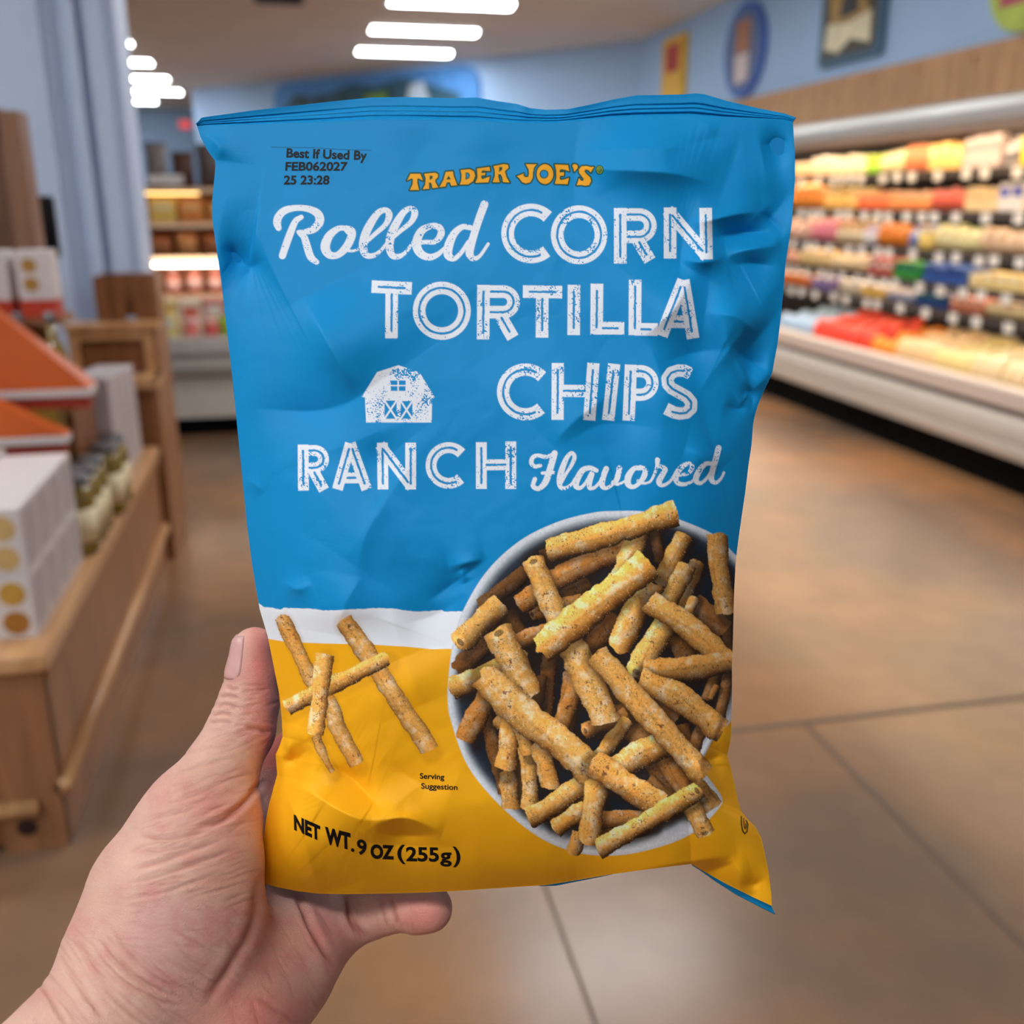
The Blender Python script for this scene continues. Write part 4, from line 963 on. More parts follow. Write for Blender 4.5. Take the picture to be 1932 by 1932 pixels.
# thumb nail: a curved plate hugging the far-left side of the thumb end
from mathutils.bvhtree import BVHTree
bv = BVHTree.FromPolygons([tuple(p) for p in co], [tuple(p.vertices) for p in me2.polygons])
nail_rows = []
for j in range(15):
    v = j/14; yy = 1196+v*80
    half = 1.0
    row = []
    axx = 480-8*(v-.3)*0
    cz = BAG_D-432
    for i in range(13):
        a_ = math.radians(100+(i/12)*82)      # angle round the thumb: 180 = straight left, 90 = towards the eye
        shrink = 1-0.16*max(0, (0.22-v)/0.22)**2-0.20*max(0, (v-.72)/.28)**2
        a_ = math.radians(145)+(a_-math.radians(141))*shrink
        c0 = hp(axx, yy, 432); d = np.array([math.cos(a_), 0, math.sin(a_)])
        hit = bv.ray_cast(Vector(c0+d*40), Vector(-d))
        p = np.array(hit[0]) if hit[0] is not None else c0+d*10
        lift = 0.55-0.5*max(0, (v-.8)/.2)**2-0.45*(abs(i-6)/6)**4
        if v < .15: lift += 0.25
        row.append(tuple((p+d*lift)*0.001))
    nail_rows.append(row)
mb = MB(); mb.v = [p for r in nail_rows for p in r]
mb.f = [(j*13+i, j*13+i+1, (j+1)*13+i+1, (j+1)*13+i) for j in range(14) for i in range(12)]; mb.m = [0]*len(mb.f)
m_nail = mat('nail_plate', (214, 164, 158), 0.28, 0.5, var=0.03, scale=200)
nail = mb.build('thumbnail', m_nail, hand, True)
sm = nail.modifiers.new('thickness', 'SOLIDIFY'); sm.thickness = 0.0005; sm.offset = -1
# ================================================================ refrigerated case along the right wall
M_CASE = mat('case_cream_enamel', (214, 204, 188), 0.35, 0.5, var=0.02); M_LIP = mat('case_lip', (228, 208, 192), 0.3, 0.5, var=0.02)
M_DARK = mat('case_interior', (46, 38, 34), 0.6); M_BLACK = mat('black_kickplate', (6, 7, 9), 0.7, 0.08); M_STEEL = mat('brushed_steel', (196, 194, 190), 0.38, 0.5, metal=0.55, var=0.03)
M_RAIL = mat('price_rail', (70, 62, 58), 0.5); M_TAG = mat('price_tag_card', (242, 236, 226), 0.25, 0.6, var=0.02); M_GROOVE = mat('bumper_groove', (118, 100, 86), 0.6)
Y0C, Y1C = 2.4, 13.2
case = empty('refrigerated_case', (4.1, 7.8, 0), 'long open refrigerated case with shelves along the right wall', 'refrigerated case')
def cpart(mb, name, m, parent=None):
    o = mb.build(name, m)
    o.parent = parent or case; o.matrix_parent_inverse = case.matrix_world.inverted() if False else Matrix.Translation((-4.1, -7.8, 0)) if parent is None else Matrix.Identity(4)
    return o
mb = MB(); mb.prism([(3.78, 0.0), (4.79, 0.0), (4.79, 1.95), (4.72, 1.95), (4.72, 0.42), (3.78, 0.42)], 'Y', Y0C, Y1C); cpart(mb, 'body', M_DARK)
mb = MB(); mb.box((3.72, Y0C, 0), (3.779, Y1C, 0.19)); cpart(mb, 'kick_plate', M_BLACK)
prof = [(3.80, 0.19), (3.68, 0.19), (3.645, 0.20), (3.635, 0.235), (3.635, 0.275), (3.65, 0.282), (3.65, 0.296), (3.635, 0.303), (3.635, 0.36), (3.645, 0.40), (3.67, 0.416), (3.80, 0.416)]
mb = MB(); mb.prism(prof, 'Y', Y0C, Y1C); cpart(mb, 'bumper', M_CASE)
mb = MB(); mb.box((3.70, Y0C, 0.416), (3.80, Y1C, 0.457)); cpart(mb, 'groove', M_GROOVE)
mb = MB(); mb.prism([(3.66, 0.457), (3.80, 0.457), (3.80, 0.50), (3.72, 0.55), (3.70, 0.565), (3.675, 0.56), (3.66, 0.545)], 'Y', Y0C, Y1C); cpart(mb, 'front_lip', M_LIP)
mb = MB(); mb.box((3.80, Y0C, 0.44), (4.72, Y1C, 0.47)); cpart(mb, 'deck', M_DARK)
prof = [(4.79, 1.95), (4.79, 2.06), (3.95, 2.06), (3.75, 2.055), (3.68, 2.03), (3.655, 1.985), (3.66, 1.93), (3.69, 1.885), (3.74, 1.87), (3.80, 1.885), (3.80, 1.95)]
mb = MB(); mb.prism(prof, 'Y', Y0C, Y1C); cpart(mb, 'hood', M_STEEL)
mb = MB(); mb.box((3.83, Y0C+.1, 1.915), (3.93, Y1C-.1, 1.95)); cpart(mb, 'canopy_light', mat('canopy_light', (255, 236, 205), 0.5, emit=16, emit_rgb=(255, 226, 190)))
SHELF = [(4.03, 1.70), (4.02, 1.45), (4.0, 1.21), (3.97, 1.01), (3.94, 0.86)]
rng = random.Random(3)
tag_me = None
for X, z in SHELF:
    mb = MB(); mb.box((X, Y0C+.05, z-0.025), (4.72, Y1C-.05, z)); sh = cpart(mb, 'shelf', M_DARK)
    mb = MB(); mb.box((X-0.012, Y0C+.05, z-0.045), (X-0.001, Y1C-.05, z-0.004)); r = mb.build('price_rail', M_RAIL, sh)
    mb = MB(); mb.box((X+0.06, Y0C+.2, z-0.04), (X+0.085, Y1C-.2, z-0.026)); mb.build('shelf_light', mat('shelf_light', (255, 232, 198), 0.5, emit=13, emit_rgb=(255, 226, 192)), sh)
    y = 4.55
    while y < 8.7:
        if tag_me is None:
            mb = MB(); mb.box((-0.006, -0.038, -0.030), (0, 0.038, 0.030)); t = mb.build('price_tag', M_TAG, sh); tag_me = t.data
        else:
            t = bpy.data.objects.new('price_tag', tag_me); COL.objects.link(t); t.parent = sh
        t.location = (X-0.013, y, z-0.028-rng.random()*0.012)
        y += rng.choice([0.13, 0.17, 0.22, 0.28])

# ---------------------------------------------------------------- packages: one builder per kind, each package one object
def pkg_mesh(kind, w, d, h, name, band=None):
    """w along the shelf (y), d into the shelf (x), h up; base centre at the origin"""
    mb = MB()
    if kind == 'carton':
        mb.box((-d/2, -w/2, 0), (d/2, w/2, h), 0, 0.006)
        mb.box((-d/2-0.0012, -w*0.36, h*0.52), (-d/2+0.002, w*0.36, h*0.82), 1)
    elif kind == 'tub':
        mb.lathe((0, 0, 0), [(w*.36, 0), (w*.40, h*.06), (w*.46, h*.80)], 18, 0); mb.lathe((0, 0, 0), [(w*.48, h*.80), (w*.49, h*.84), (w*.49, h*.95), (w*.44, h)], 18, 1)
    elif kind == 'bottle':
        mb.lathe((0, 0, 0), [(w*.40, 0), (w*.45, h*.03), (w*.45, h*.58), (w*.36, h*.70), (w*.18, h*.80), (w*.17, h*.88)], 16, 0); mb.lathe((0, 0, 0), [(w*.21, h*.88), (w*.21, h*.98), (w*.17, h)], 16, 1)
        mb.lathe((0, 0, 0), [(w*.456, h*.18), (w*.456, h*.48)], 16, 1)
    else:                                         # pouch: pillow pack with flat sealed ends
        n = 10; rings = []
        for j in range(n+1):
            t = j/n; th = d/2*max(0.06, math.sin(math.pi*t)**0.55); ww = w/2*(1.0-0.08*math.sin(math.pi*t))
            rings.append([(th*math.copysign(abs(math.cos(a))**0.8, math.cos(a)), ww*math.copysign(abs(math.sin(a))**0.7, math.sin(a)), h*t) for a in (2*math.pi*k/16 for k in range(16))])
        mb.loft(rings, 0)
        mb.box((-d*.02, -w*.5, h*.98), (d*.02, w*.5, h*1.04), 1)
    return mb
_proto = {}
def put_package(kind, w, d, h, rgb, rgb2, x, y, z, name, label, group, rz=0.0, tilt=0.0):
    key = (kind, round(w, 3), round(d, 3), round(h, 3), rgb, rgb2)
    if key not in _proto:
        o = pkg_mesh(kind, w, d, h, name).build(name, [mat('pack_%d_%d_%d' % rgb, rgb, 0.4, 0.4, var=0.10, scale=22), mat('pack_%d_%d_%d' % rgb2, rgb2, 0.4, 0.4, var=0.05, scale=22)], smooth=kind in ('tub', 'bottle', 'pouch'))
        _proto[key] = o
    else:
        o = _proto[key].copy(); o.name = name; COL.objects.link(o)
    o.location = (x, y, z+0.0015); o.rotation_euler = (0, tilt, rz); o.scale = (1, 0.96-0.06*rng.random(), 1-0.2*rng.random())
    return tag(o, label, NAMES[kind][1], group)
NAMES = {'carton': ('food_carton', 'carton'), 'tub': ('food_tub', 'tub'), 'bottle': ('drink_bottle', 'bottle'), 'pouch': ('food_pouch', 'pouch')}
LEVEL = ['top', 'second', 'third', 'fourth', 'lowest']
W_ = (248, 240, 228)
RUNS = [ # shelf, picture span, how many, kind, height, colour, second colour, words
 (0,1478,1512,2,'tub',.12,(232,178,134),(250,226,190),'peach'),(0,1512,1545,2,'tub',.15,(246,206,160),W_,'pale apricot'),(0,1545,1612,4,'tub',.14,(250,222,176),(255,240,210),'cream'),(0,1612,1640,2,'tub',.14,(150,200,44),(196,220,90),'lime green'),(0,1640,1682,3,'pouch',.15,(240,226,166),W_,'pale yellow'),
 (0,1682,1732,3,'pouch',.18,(244,140,92),(250,200,150),'orange red'),(0,1732,1793,3,'carton',.175,(238,190,110),(246,214,150),'tan'),(0,1795,1862,4,'carton',.19,(206,186,178),(150,136,134),'grey white'),(0,1868,1896,2,'bottle',.19,(214,204,200),(120,116,120),'pale grey'),(0,1900,1965,3,'carton',.17,(236,204,48),(200,150,30),'bright yellow'),
 (1,1478,1540,4,'pouch',.19,(250,156,62),(255,206,120),'orange'),(1,1540,1602,4,'tub',.16,(252,196,104),(255,226,160),'amber'),(1,1602,1660,4,'tub',.13,(240,112,56),(246,170,120),'deep orange'),(1,1660,1742,5,'tub',.13,(246,150,80),(250,196,150),'light orange'),(1,1742,1806,4,'pouch',.14,(236,110,86),(252,214,160),'red and cream'),
 (1,1808,1868,3,'carton',.15,(250,216,162),(240,196,140),'cream'),(1,1870,1918,2,'carton',.165,(246,238,228),(44,76,196),'white and blue'),(1,1920,1970,3,'carton',.15,(252,226,178),W_,'ivory'),
 (2,1478,1520,3,'pouch',.17,(244,196,166),W_,'pale pink'),(2,1522,1566,3,'pouch',.18,(240,138,150),(248,166,70),'pink'),(2,1570,1622,4,'bottle',.19,(222,180,128),(240,220,180),'tan'),(2,1622,1646,2,'bottle',.17,(214,200,216),W_,'milky white'),(2,1648,1704,3,'pouch',.15,(246,142,44),(255,190,100),'orange'),(2,1706,1724,1,'bottle',.18,(196,204,226),(40,80,170),'blue labelled'),(2,1726,1752,2,'tub',.15,(240,206,110),W_,'yellow'),
 (2,1756,1842,4,'pouch',.16,(252,232,170),(70,130,60),'cream and green'),(2,1842,1965,5,'pouch',.15,(244,206,164),(250,232,200),'beige'),
 (3,1478,1500,2,'pouch',.12,(230,170,140),W_,'dusty pink'),(3,1502,1562,3,'pouch',.15,(248,212,146),W_,'pale gold'),(3,1562,1634,4,'pouch',.13,(236,206,156),W_,'oat coloured'),(3,1640,1688,3,'carton',.13,(186,84,70),(240,220,200),'brick red'),(3,1690,1738,3,'carton',.12,(54,146,52),(24,84,96),'green'),(3,1746,1832,4,'carton',.12,(52,92,164),(24,40,92),'blue'),(3,1836,1965,5,'carton',.10,(252,216,142),(255,236,190),'pale yellow'),
 (4,1470,1532,4,'tub',.10,(242,132,54),(250,180,90),'orange'),(4,1535,1578,3,'carton',.10,(122,92,150),(200,180,200),'purple'),(4,1582,1626,3,'tub',.10,(226,206,172),W_,'off-white'),(4,1628,1672,3,'tub',.10,(240,192,84),W_,'yellow'),(4,1674,1728,3,'bottle',.10,(206,196,190),(120,130,170),'whitish'),(4,1736,1802,4,'carton',.10,(20,62,124),(40,100,60),'dark blue'),(4,1806,1870,4,'carton',.10,(196,106,76),(236,190,150),'rust red'),(4,1872,1965,5,'pouch',.10,(238,212,158),W_,'straw coloured'),
]
for si, p0, p1, n, kind, h, c, c2, words in RUNS:
    X, z = SHELF[si]
    ya = px_at_x(p1, 400, X)[1]; yb = px_at_x(p0, 400, X)[1]; step = (yb-ya)/n
    w = step*0.94; d = min(w, 0.13)
    nm = NAMES[kind][0]
    lab = '%s %s on the %s shelf of the right-hand refrigerated case' % (words, NAMES[kind][1], LEVEL[si])
    for k in range(n):
        for row in range(2):
            put_package(kind, w, d, h, c, c2, X+0.03+d/2+row*(d+0.03), ya+step*(k+.5), z, nm, lab if row == 0 else '%s %s in the back row, %s shelf of the right refrigerated case' % (words, NAMES[kind][1], LEVEL[si]), '%s %ss on the %s shelf' % (words, NAMES[kind][1], LEVEL[si]), rng.uniform(-.06, .06))
# heap of bags in the well of the case
WELL = [(1462,1530,4,(176,204,230),(210,230,240),'light blue',.14,.15),(1530,1645,6,(248,78,56),(250,150,120),'bright red',.17,.20),(1645,1692,3,(246,160,52),(250,110,60),'orange',.13,.16),(1692,1762,4,(250,214,160),W_,'creamy',.16,.18),(1762,1836,4,(250,226,156),W_,'buttery yellow',.15,.16),(1836,1966,6,(252,226,180),(255,244,220),'ivory',.17,.18)]
for p0, p1, n, c, c2, words, h, w in WELL:
    X = 3.86; ya = px_at_x(p1, 640, X)[1]; yb = px_at_x(p0, 640, X)[1]; step = (yb-ya)/n
    for k in range(n):
        for row in range(3):
            y = ya+step*(k+.5)+rng.uniform(-.008, .008)
            put_package('pouch', step*0.86, 0.09, h, c, c2, 3.87+row*0.17, y, 0.51+row*0.03, 'food_pouch', '%s bag in the %s rank of the well at the case front' % (words, ('front', 'middle', 'back')[row]), '%s bags in the well, %s rank' % (words, ('front', 'middle', 'back')[row]), rng.uniform(-.10, .10), 0.35)

# ================================================================ open case and shelving across the back left
back = empty('produce_case', (0.2, 7.1, 0), 'white low open case across the aisle end, behind the wooden table', 'refrigerated case')
def bpart(mb, name, m, parent=None):
    o = mb.build(name, m); o.parent = parent or back
    if parent is None: o.matrix_parent_inverse = Matrix.Translation((-0.2, -7.1, 0))
    return o
M_WHITE = mat('white_enamel', (226, 218, 202), 0.4, 0.5, var=0.02)
mb = MB(); mb.box((-1.6, 6.82, 0), (2.0, 7.7, 0.12)); bpart(mb, 'kick_plate', M_BLACK)
mb = MB(); mb.prism([(6.78, .12), (7.7, .12), (7.7, .62), (7.0, .62), (6.84, .60), (6.78, .5)], 'X', -1.62, 2.02); bpart(mb, 'body', M_WHITE)
mb = MB(); mb.box((-1.62, 6.735, .40), (2.02, 6.779, .46), 0, .01); bpart(mb, 'bumper', mat('grey_bumper', (150, 138, 124), 0.5))
mb = MB(); mb.prism([(6.74, .56), (6.80, .545), (6.86, .61), (6.82, .66), (6.76, .65)], 'X', -1.62, 2.02); bpart(mb, 'front_lip', mat('lip_grey', (190, 182, 172), 0.35))
PR = [(-1.0,.11,'tub',.14,(244,236,226),(150,180,220),'white tub with a blue lid'),(-.86,.12,'carton',.20,(250,228,150),(255,250,230),'pale yellow carton'),(-.72,.12,'tub',.15,(232,120,110),(250,200,190),'salmon pink tub'),(-.59,.12,'tub',.13,(222,90,84),(246,190,170),'red tub'),(-.46,.16,'pouch',.15,(166,206,60),(130,180,40),'leafy green bag'),(-.30,.14,'pouch',.16,(120,170,50),(90,150,40),'darker green bag')]
for x, w, kind, h, c, c2, words in PR:
    o = put_package(kind, w, .12, h, c, c2, x, 6.98, .622, NAMES[kind][0], words+' at the front of the white produce case', None, math.pi/2)
for k in range(8):
    c = [(250,244,236),(246,222,160),(255,240,214),(226,150,140)][k % 4]
    put_package('carton', .15, .1, .26, c, [(120,150,210),(240,190,90),(230,120,100),(250,240,230)][k % 4], -1.05+.16*k, 7.2, .622, 'food_carton', ['white','yellow','cream','pink'][k % 4]+' carton standing in the second rank of the produce case', ['white','yellow','cream','pink'][k % 4]+' cartons in the produce case', math.pi/2)
for k in range(9):
    put_package('tub', .14, .14, .16, [(250,246,238),(206,214,232)][k % 2], [(150,170,210),(240,240,244)][k % 2], -1.1+.155*k, 7.42, .622+.16*0, 'food_tub', ['plain white','bluish white'][k % 2]+' tub in the last rank of the produce case', ['plain white','bluish white'][k % 2]+' tubs in the produce case', math.pi/2)
# timber shelving standing behind it
M_WOODB = wood('shelf_timber', (150, 92, 50), (186, 120, 70), 'X', 0.5)
shv = empty('timber_shelving', (0.1, 8.0, 0), 'brown timber shelving behind the white produce case', 'shelving')
def spart(mb, name, m, parent=None):
    o = mb.build(name, m); o.parent = parent or shv
    if parent is None: o.matrix_parent_inverse = Matrix.Translation((-0.1, -8.0, 0))
    return o
mb = MB(); mb.box((-1.5, 8.1, 0), (1.6, 8.14, 1.62)); spart(mb, 'back_panel', M_WOODB)
for x in (-1.5, 0.05, 1.57): mb = MB(); mb.box((x, 7.78, 0), (x+.03, 8.1, 1.66)); spart(mb, 'upright', M_WOODB)
for z in (.85, 1.12, 1.36, 1.60):
    mb = MB(); mb.box((-1.47, 7.76, z-.025), (1.57, 8.1, z)); s_ = spart(mb, 'shelf', M_WOODB)
    mb = MB(); mb.box((-1.47, 7.75, z-.03), (1.57, 7.758, z+.005)); mb.build('shelf_edge', mat('pale_edge', (240, 206, 170), 0.4), s_)
for x_, z_ in ((-.87, 1.66), (-.3, 1.53)):
    mb = MB(); mb.box((x_-.12, 7.74, z_-.03), (x_+.12, 7.75, z_+.03)); spart(mb, 'price_sign', M_TAG)
sl = MB(); sl.box((-1.25, 7.80, 1.560), (-.66, 7.84, 1.574)); spart(sl, 'shelf_light', mat('added_warm_strip', (255, 220, 150), 0.5, emit=5, emit_rgb=(255, 214, 130)))  # glowing strip added to brighten the yellow cartons, no lamp known here
lb = MB(); lb.box((-1.45, 7.70, 1.062), (1.5, 7.74, 1.080), 0, .004); lb.box((-1.45, 7.70, 1.078), (-1.42, 7.80, 1.090)); spart(lb, 'light_bar', mat('cool_strip', (246, 246, 255), 0.5, emit=14, emit_rgb=(255, 240, 222)))
for k in range(7):
    if k in (5, 6): continue
    put_package('carton', .19, .14, .17, [(250,216,110),(232,150,70)][k > 1], [(255,240,180),(250,200,130)][k > 1], -1.12+.2*k, 7.88, 1.36, 'food_carton', ['bright yellow','orange brown'][k > 1]+' carton on the timber shelving, upper shelf', ['bright yellow','orange brown'][k > 1]+' cartons on the timber shelving', math.pi/2)
for k in range(8):
    if k > 4: continue
    put_package('pouch', .17, .1, .18, [(214,160,100),(176,116,70)][k % 2], [(240,220,180),(120,70,44)][k % 2], -1.15+.185*k, 7.88, 1.12, 'food_pouch', ['tan','brown'][k % 2]+' pouch on the timber shelving, middle shelf', ['tan','brown'][k % 2]+' pouches on the middle timber shelf', math.pi/2)
for k in range(9):
    if k == 8: continue
    put_package('bottle', .12, .12, .22, (196,120,104), (222,190,180), -1.2+.15*k, 7.88, .85, 'drink_bottle', 'reddish jar-shaped bottle on the timber shelving, lowest shelf', 'reddish bottles on the timber shelving', math.pi/2)
for k in range(8):
    c = [(96,84,80),(136,128,126),(88,60,46)][k % 3]
    if k > 4: continue
    put_package('pouch', .17, .12, .30+.03*(k % 2), c, (60,44,38), -1.12+.18*k, 7.9, 1.60, 'food_pouch', ['dark grey','mid grey','dark brown'][k % 3]+(' tall' if k % 2 else ' short')+' pouch along the top of the timber shelving', ['dark grey','mid grey','dark brown'][k % 3]+(' tall' if k % 2 else ' short')+' pouches on top of the timber shelving', math.pi/2)
ex = empty('exit_sign', (-2.0, 22.0, 3.0), 'small red lit sign far off on the pale wall', 'sign')
mb = MB(); mb.box((-.11, -.03, -.08), (.11, .03, .08), 0, .01); mb.build('sign_box', mat('red_sign', (236, 70, 70), 0.5, emit=0.02), ex)
mb = MB(); mb.box((-.01, -.01, .08), (.01, .01, .70)); mb.build('hanger', M_RAIL, ex)

# ================================================================ wooden display table at the left
M_W1 = wood('honey_pine', (184, 134, 90), (214, 166, 116), 'Y', 0.3); M_W2 = wood('pine_panel', (138, 94, 62), (166, 114, 76), 'Z', 0.42); M_W3 = wood('dark_pine', (116, 70, 38), (140, 88, 52), 'Z', 0.45)
tab = empty('display_table', (-1.1, 3.2, 0), 'honey coloured wooden display table at the left edge', 'display table')
def tpart(mb, name, m, parent=None, smooth=False):
    o = mb.build(name, m, smooth=smooth); o.parent = parent or tab
    if parent is None: o.matrix_parent_inverse = Matrix.Translation((1.1, -3.2, 0))
    return o
TX, TY0, TY1 = -0.612, 2.2, 4.25
mb = MB(); mb.box((-1.6, TY0+.05, 0.02), (TX-.05, TY1, .47)); tpart(mb, 'body', M_W3)
mb = MB(); mb.box((TX-.05, TY0+.03, 0), (TX-.02, TY1, .475)); tpart(mb, 'side_panel', M_W2)
mb = MB(); mb.box((TX-.16, TY0+.02, 0), (TX-.02, TY0+.05, .475)); tpart(mb, 'corner_post', M_W2)
mb = MB(); mb.box((-1.6, TY0+.03, 0.02), (TX-.16, TY0+.05, .475)); tpart(mb, 'front_panel', M_W3)
mb = MB(); mb.box((-1.6, TY0, .475), (TX+.0, TY1, .525), 0, .012); tpart(mb, 'top', M_W1)
mb = MB(); mb.box((-1.6, TY0+.05, .455), (TX-.045, TY0+.06, .475)); mb.box((TX-.02, TY0+.03, .445), (TX-.008, TY1, .475)); tpart(mb, 'moulding', M_W2)
mb = MB(); mb.tube([(TX-.012, TY0+.02, .165), (TX-.012, TY1, .165)], .020, 12); tpart(mb, 'side_rail', M_W1, smooth=True)
mb = MB(); mb.tube([(-1.6, TY0+.012, .125), (TX-.07, TY0+.012, .125)], .022, 12); tpart(mb, 'front_rail', M_W1, smooth=True)
mb = MB()
mb.loft([[(TX-.105+r*math.cos(a), TY0+.019-y, .068+r*math.sin(a)) for a in (2*math.pi*k/16 for k in range(16))] for r, y in ((.024, -.01), (.024, 0), (.018, .003))]); tpart(mb, 'bolt_cap', mat('dark_knot', (52, 26, 20), 0.6))
# stepped end unit beyond the table
unit = empty('end_shelf_unit', (-0.8, 4.6, 0), 'stepped brown wooden shelf end between the table and the blue column', 'shelf unit')
def upart(mb, name, m):
    o = mb.build(name, m); o.parent = unit; o.matrix_parent_inverse = Matrix.Translation((0.8, -4.6, 0)); return o
mb = MB(); mb.box((-.60-.02, 4.30, 0), (-.60, 4.80, .80)); mb.box((-.62, 4.46, .80), (-.60, 4.80, 1.0)); mb.box((-.62, 4.60, 1.0), (-.60, 4.80, 1.2)); upart(mb, 'side_panel', M_W2)
mb = MB(); mb.box((-.96, 4.30, 0), (-.62, 4.32, .76)); upart(mb, 'front_board', M_W3)
mb = MB(); mb.box((-.97, 4.28, .76), (-.595, 4.47, .80)); mb.box((-.97, 4.45, .985), (-.595, 4.62, 1.01)); upart(mb, 'step', M_W1)
mb = MB(); mb.box((-.96, 4.46, .80), (-.92, 4.49, .985)); mb.box((-.66, 4.46, .80), (-.62, 4.49, .985)); mb.box((-.92, 4.46, .945), (-.66, 4.49, .985)); upart(mb, 'frame', M_W1)
mb = MB(); mb.box((-.92, 4.475, .80), (-.66, 4.49, .945)); upart(mb, 'recessed_panel', M_W3)
for a_, b_, c_, d_ in ((-.86, -.80, 4.60, 4.62), (-.80, -.74, 4.61, 4.62), (-.70, -.62, 4.60, 4.62), (-.86, -.62, 4.78, 4.80)):
    mb = MB(); mb.box((a_, c_, 1.01), (b_, d_, 1.2)); upart(mb, 'back_board', M_W3)
# hutch with a shelf standing on the table
hut = empty('wooden_hutch', (-1.2, 3.55, .525), 'tall dark wooden hutch panel at the upper left edge', 'hutch')
def hpart(mb, name, m):
    o = mb.build(name, m); o.parent = hut; o.matrix_parent_inverse = Matrix.Translation((1.2, -3.55, -.525)); return o
mb = MB(); mb.box((-1.6, 3.56, .525), (-.85, 3.58, 1.74)); hpart(mb, 'back_panel', wood('brown_panel', (100, 66, 46), (122, 84, 60), 'Z', 0.5))
mb = MB(); mb.box((-.865, 3.48, .525), (-.805, 3.60, 1.77)); hpart(mb, 'post', wood('mid_brown_post', (128, 90, 66), (150, 108, 80), 'Z', 0.5))
mb = MB(); mb.box((-1.6, 3.285, 1.14), (-.72, 3.479, 1.162)); hpart(mb, 'shelf', M_W2)
mb = MB(); mb.box((-1.6, 3.18, .526), (-.70, 3.479, .88)); hpart(mb, 'riser', M_W3)
mb = MB(); mb.box((-1.6, 3.47, 1.72), (-.866, 3.56, 1.78)); hpart(mb, 'rail', wood('brown_panel', (100, 66, 46), (122, 84, 60), 'Z', 0.5))
# black screen on a stand, behind the hutch
scr = empty('black_screen', (-.93, 4.05, .525), 'black upright screen between the hutch and the blue column', 'screen')
mb = MB(); mb.box((-.10, -.012, .78), (.075, .012, 1.0), 0, .01); mb.build('panel', mat('black_plastic', (14, 15, 20), 0.45), scr)
mb = MB(); mb.box((-.03, -.015, .01), (.0, .015, .80)); mb.build('pole', M_BLACK, scr)
mb = MB(); mb.box((-.09, -.07, 0), (.07, .07, .012)); mb.build('base', M_BLACK, scr)

# cracker boxes: white, two round tan pictures on the front
M_BOX = mat('white_card', (218, 210, 208), 0.45, var=0.02); M_BOXS = mat('box_side_print', (190, 180, 180), 0.5, var=0.10, scale=9)
CRK = [mat('cracker_tan', (206, 172, 112), 0.6, var=0.12, scale=60), mat('cracker_gold', (196, 152, 66), 0.6, var=0.12, scale=60), mat('cracker_brown', (168, 112, 44), 0.6, var=0.12, scale=60)]
def cracker_box(x, y, z, mats2, label, w=.17, d=.13, h=.158, grp='white cracker boxes'):
    r = empty('cracker_box', (x, y, z), label, 'box', grp)
    mb = MB(); mb.box((-w/2, 0, 0), (w/2, d, h), 0, .003); mb.build('carton', M_BOX, r)
    mb = MB(); mb.box((w/2, .012, .012), (w/2+.0006, d-.012, h-.012)); mb.build('side_print', M_BOXS, r)
    for i, cz in enumerate((.04, .112)):
        for cx in (-.042, .042):
            mb = MB(); mb.loft([[(cx+rr*math.cos(a), yy, cz+rr*math.sin(a)) for a in (2*math.pi*k/24 for k in range(24))] for rr, yy in ((.0295, .001), (.0295, -.0006), (.027, -.0012))]); mb.build('cracker_picture', mats2[i], r)
    return r
ORD = ['foremost', 'second', 'third', 'fourth']
for j in range(4):
    cracker_box(-.732, 2.30+.134*j, .525, (CRK[2], CRK[1]), 'white cracker box in the bottom layer on the wooden table, %s from the front edge' % ORD[j])
    cracker_box(-.732, 2.30+.134*j, .684, (CRK[0], CRK[0]), 'white cracker box in the upper layer on the wooden table, %s from the front edge' % ORD[j])
for j in range(3):
    cracker_box(-.915, 2.52+.134*j, .525, (CRK[1], CRK[1]), 'white cracker box on the table behind the front stack, left column, bottom layer, %s' % ORD[j])
    cracker_box(-.915, 2.52+.134*j, .684, (CRK[1], CRK[0]), 'white cracker box on the table behind the front stack, left column, upper layer, %s' % ORD[j])
# jars with grey metal lids and cream labels
M_OIL = mat('olive_contents', (132, 110, 36), 0.12, 0.6, var=0.15, scale=30, coat=0.6); M_LID = mat('grey_lid', (132, 132, 136), 0.3, 0.5, metal=0.7); M_LBL = mat('cream_label', (244, 230, 188), 0.5, var=0.03)
def jar_proto():
    r = empty('olive_jar', cat='jar')
    mb = MB(); mb.lathe((0, 0, 0), [(.044, 0), (.05, .008), (.05, .17), (.044, .195), (.036, .205)], 24); mb.build('glass_jar', M_OIL, r, True)
    mb = MB(); mb.lathe((0, 0, 0), [(.040, .205), (.042, .209), (.042, .23), (.038, .234)], 24); mb.build('lid', M_LID, r, True)
    mb = MB(); mb.lathe((0, 0, 0), [(.0506, .04), (.0506, .14)], 24); mb.build('label_band', M_LBL, r, True)
    return r
jp = jar_proto()
JARS = [(-.661, 2.905, .526), (-.661, 3.015, .526), (-.661, 3.12, .526), (-.645, 3.30, .526), (-.645, 3.42, .526)]
JW = ['nearest jar with a cream label behind the cracker boxes', 'second jar behind the cracker boxes', 'third jar behind the cracker boxes, under the higher tented lid', 'fourth jar along the table edge', 'jar farthest along the table edge before the white cartons']
for i, p in enumerate(JARS):
    o = jp if i == 0 else copy_tree(jp)
    o.location = p; tag(o, JW[i], 'jar', 'olive jars')
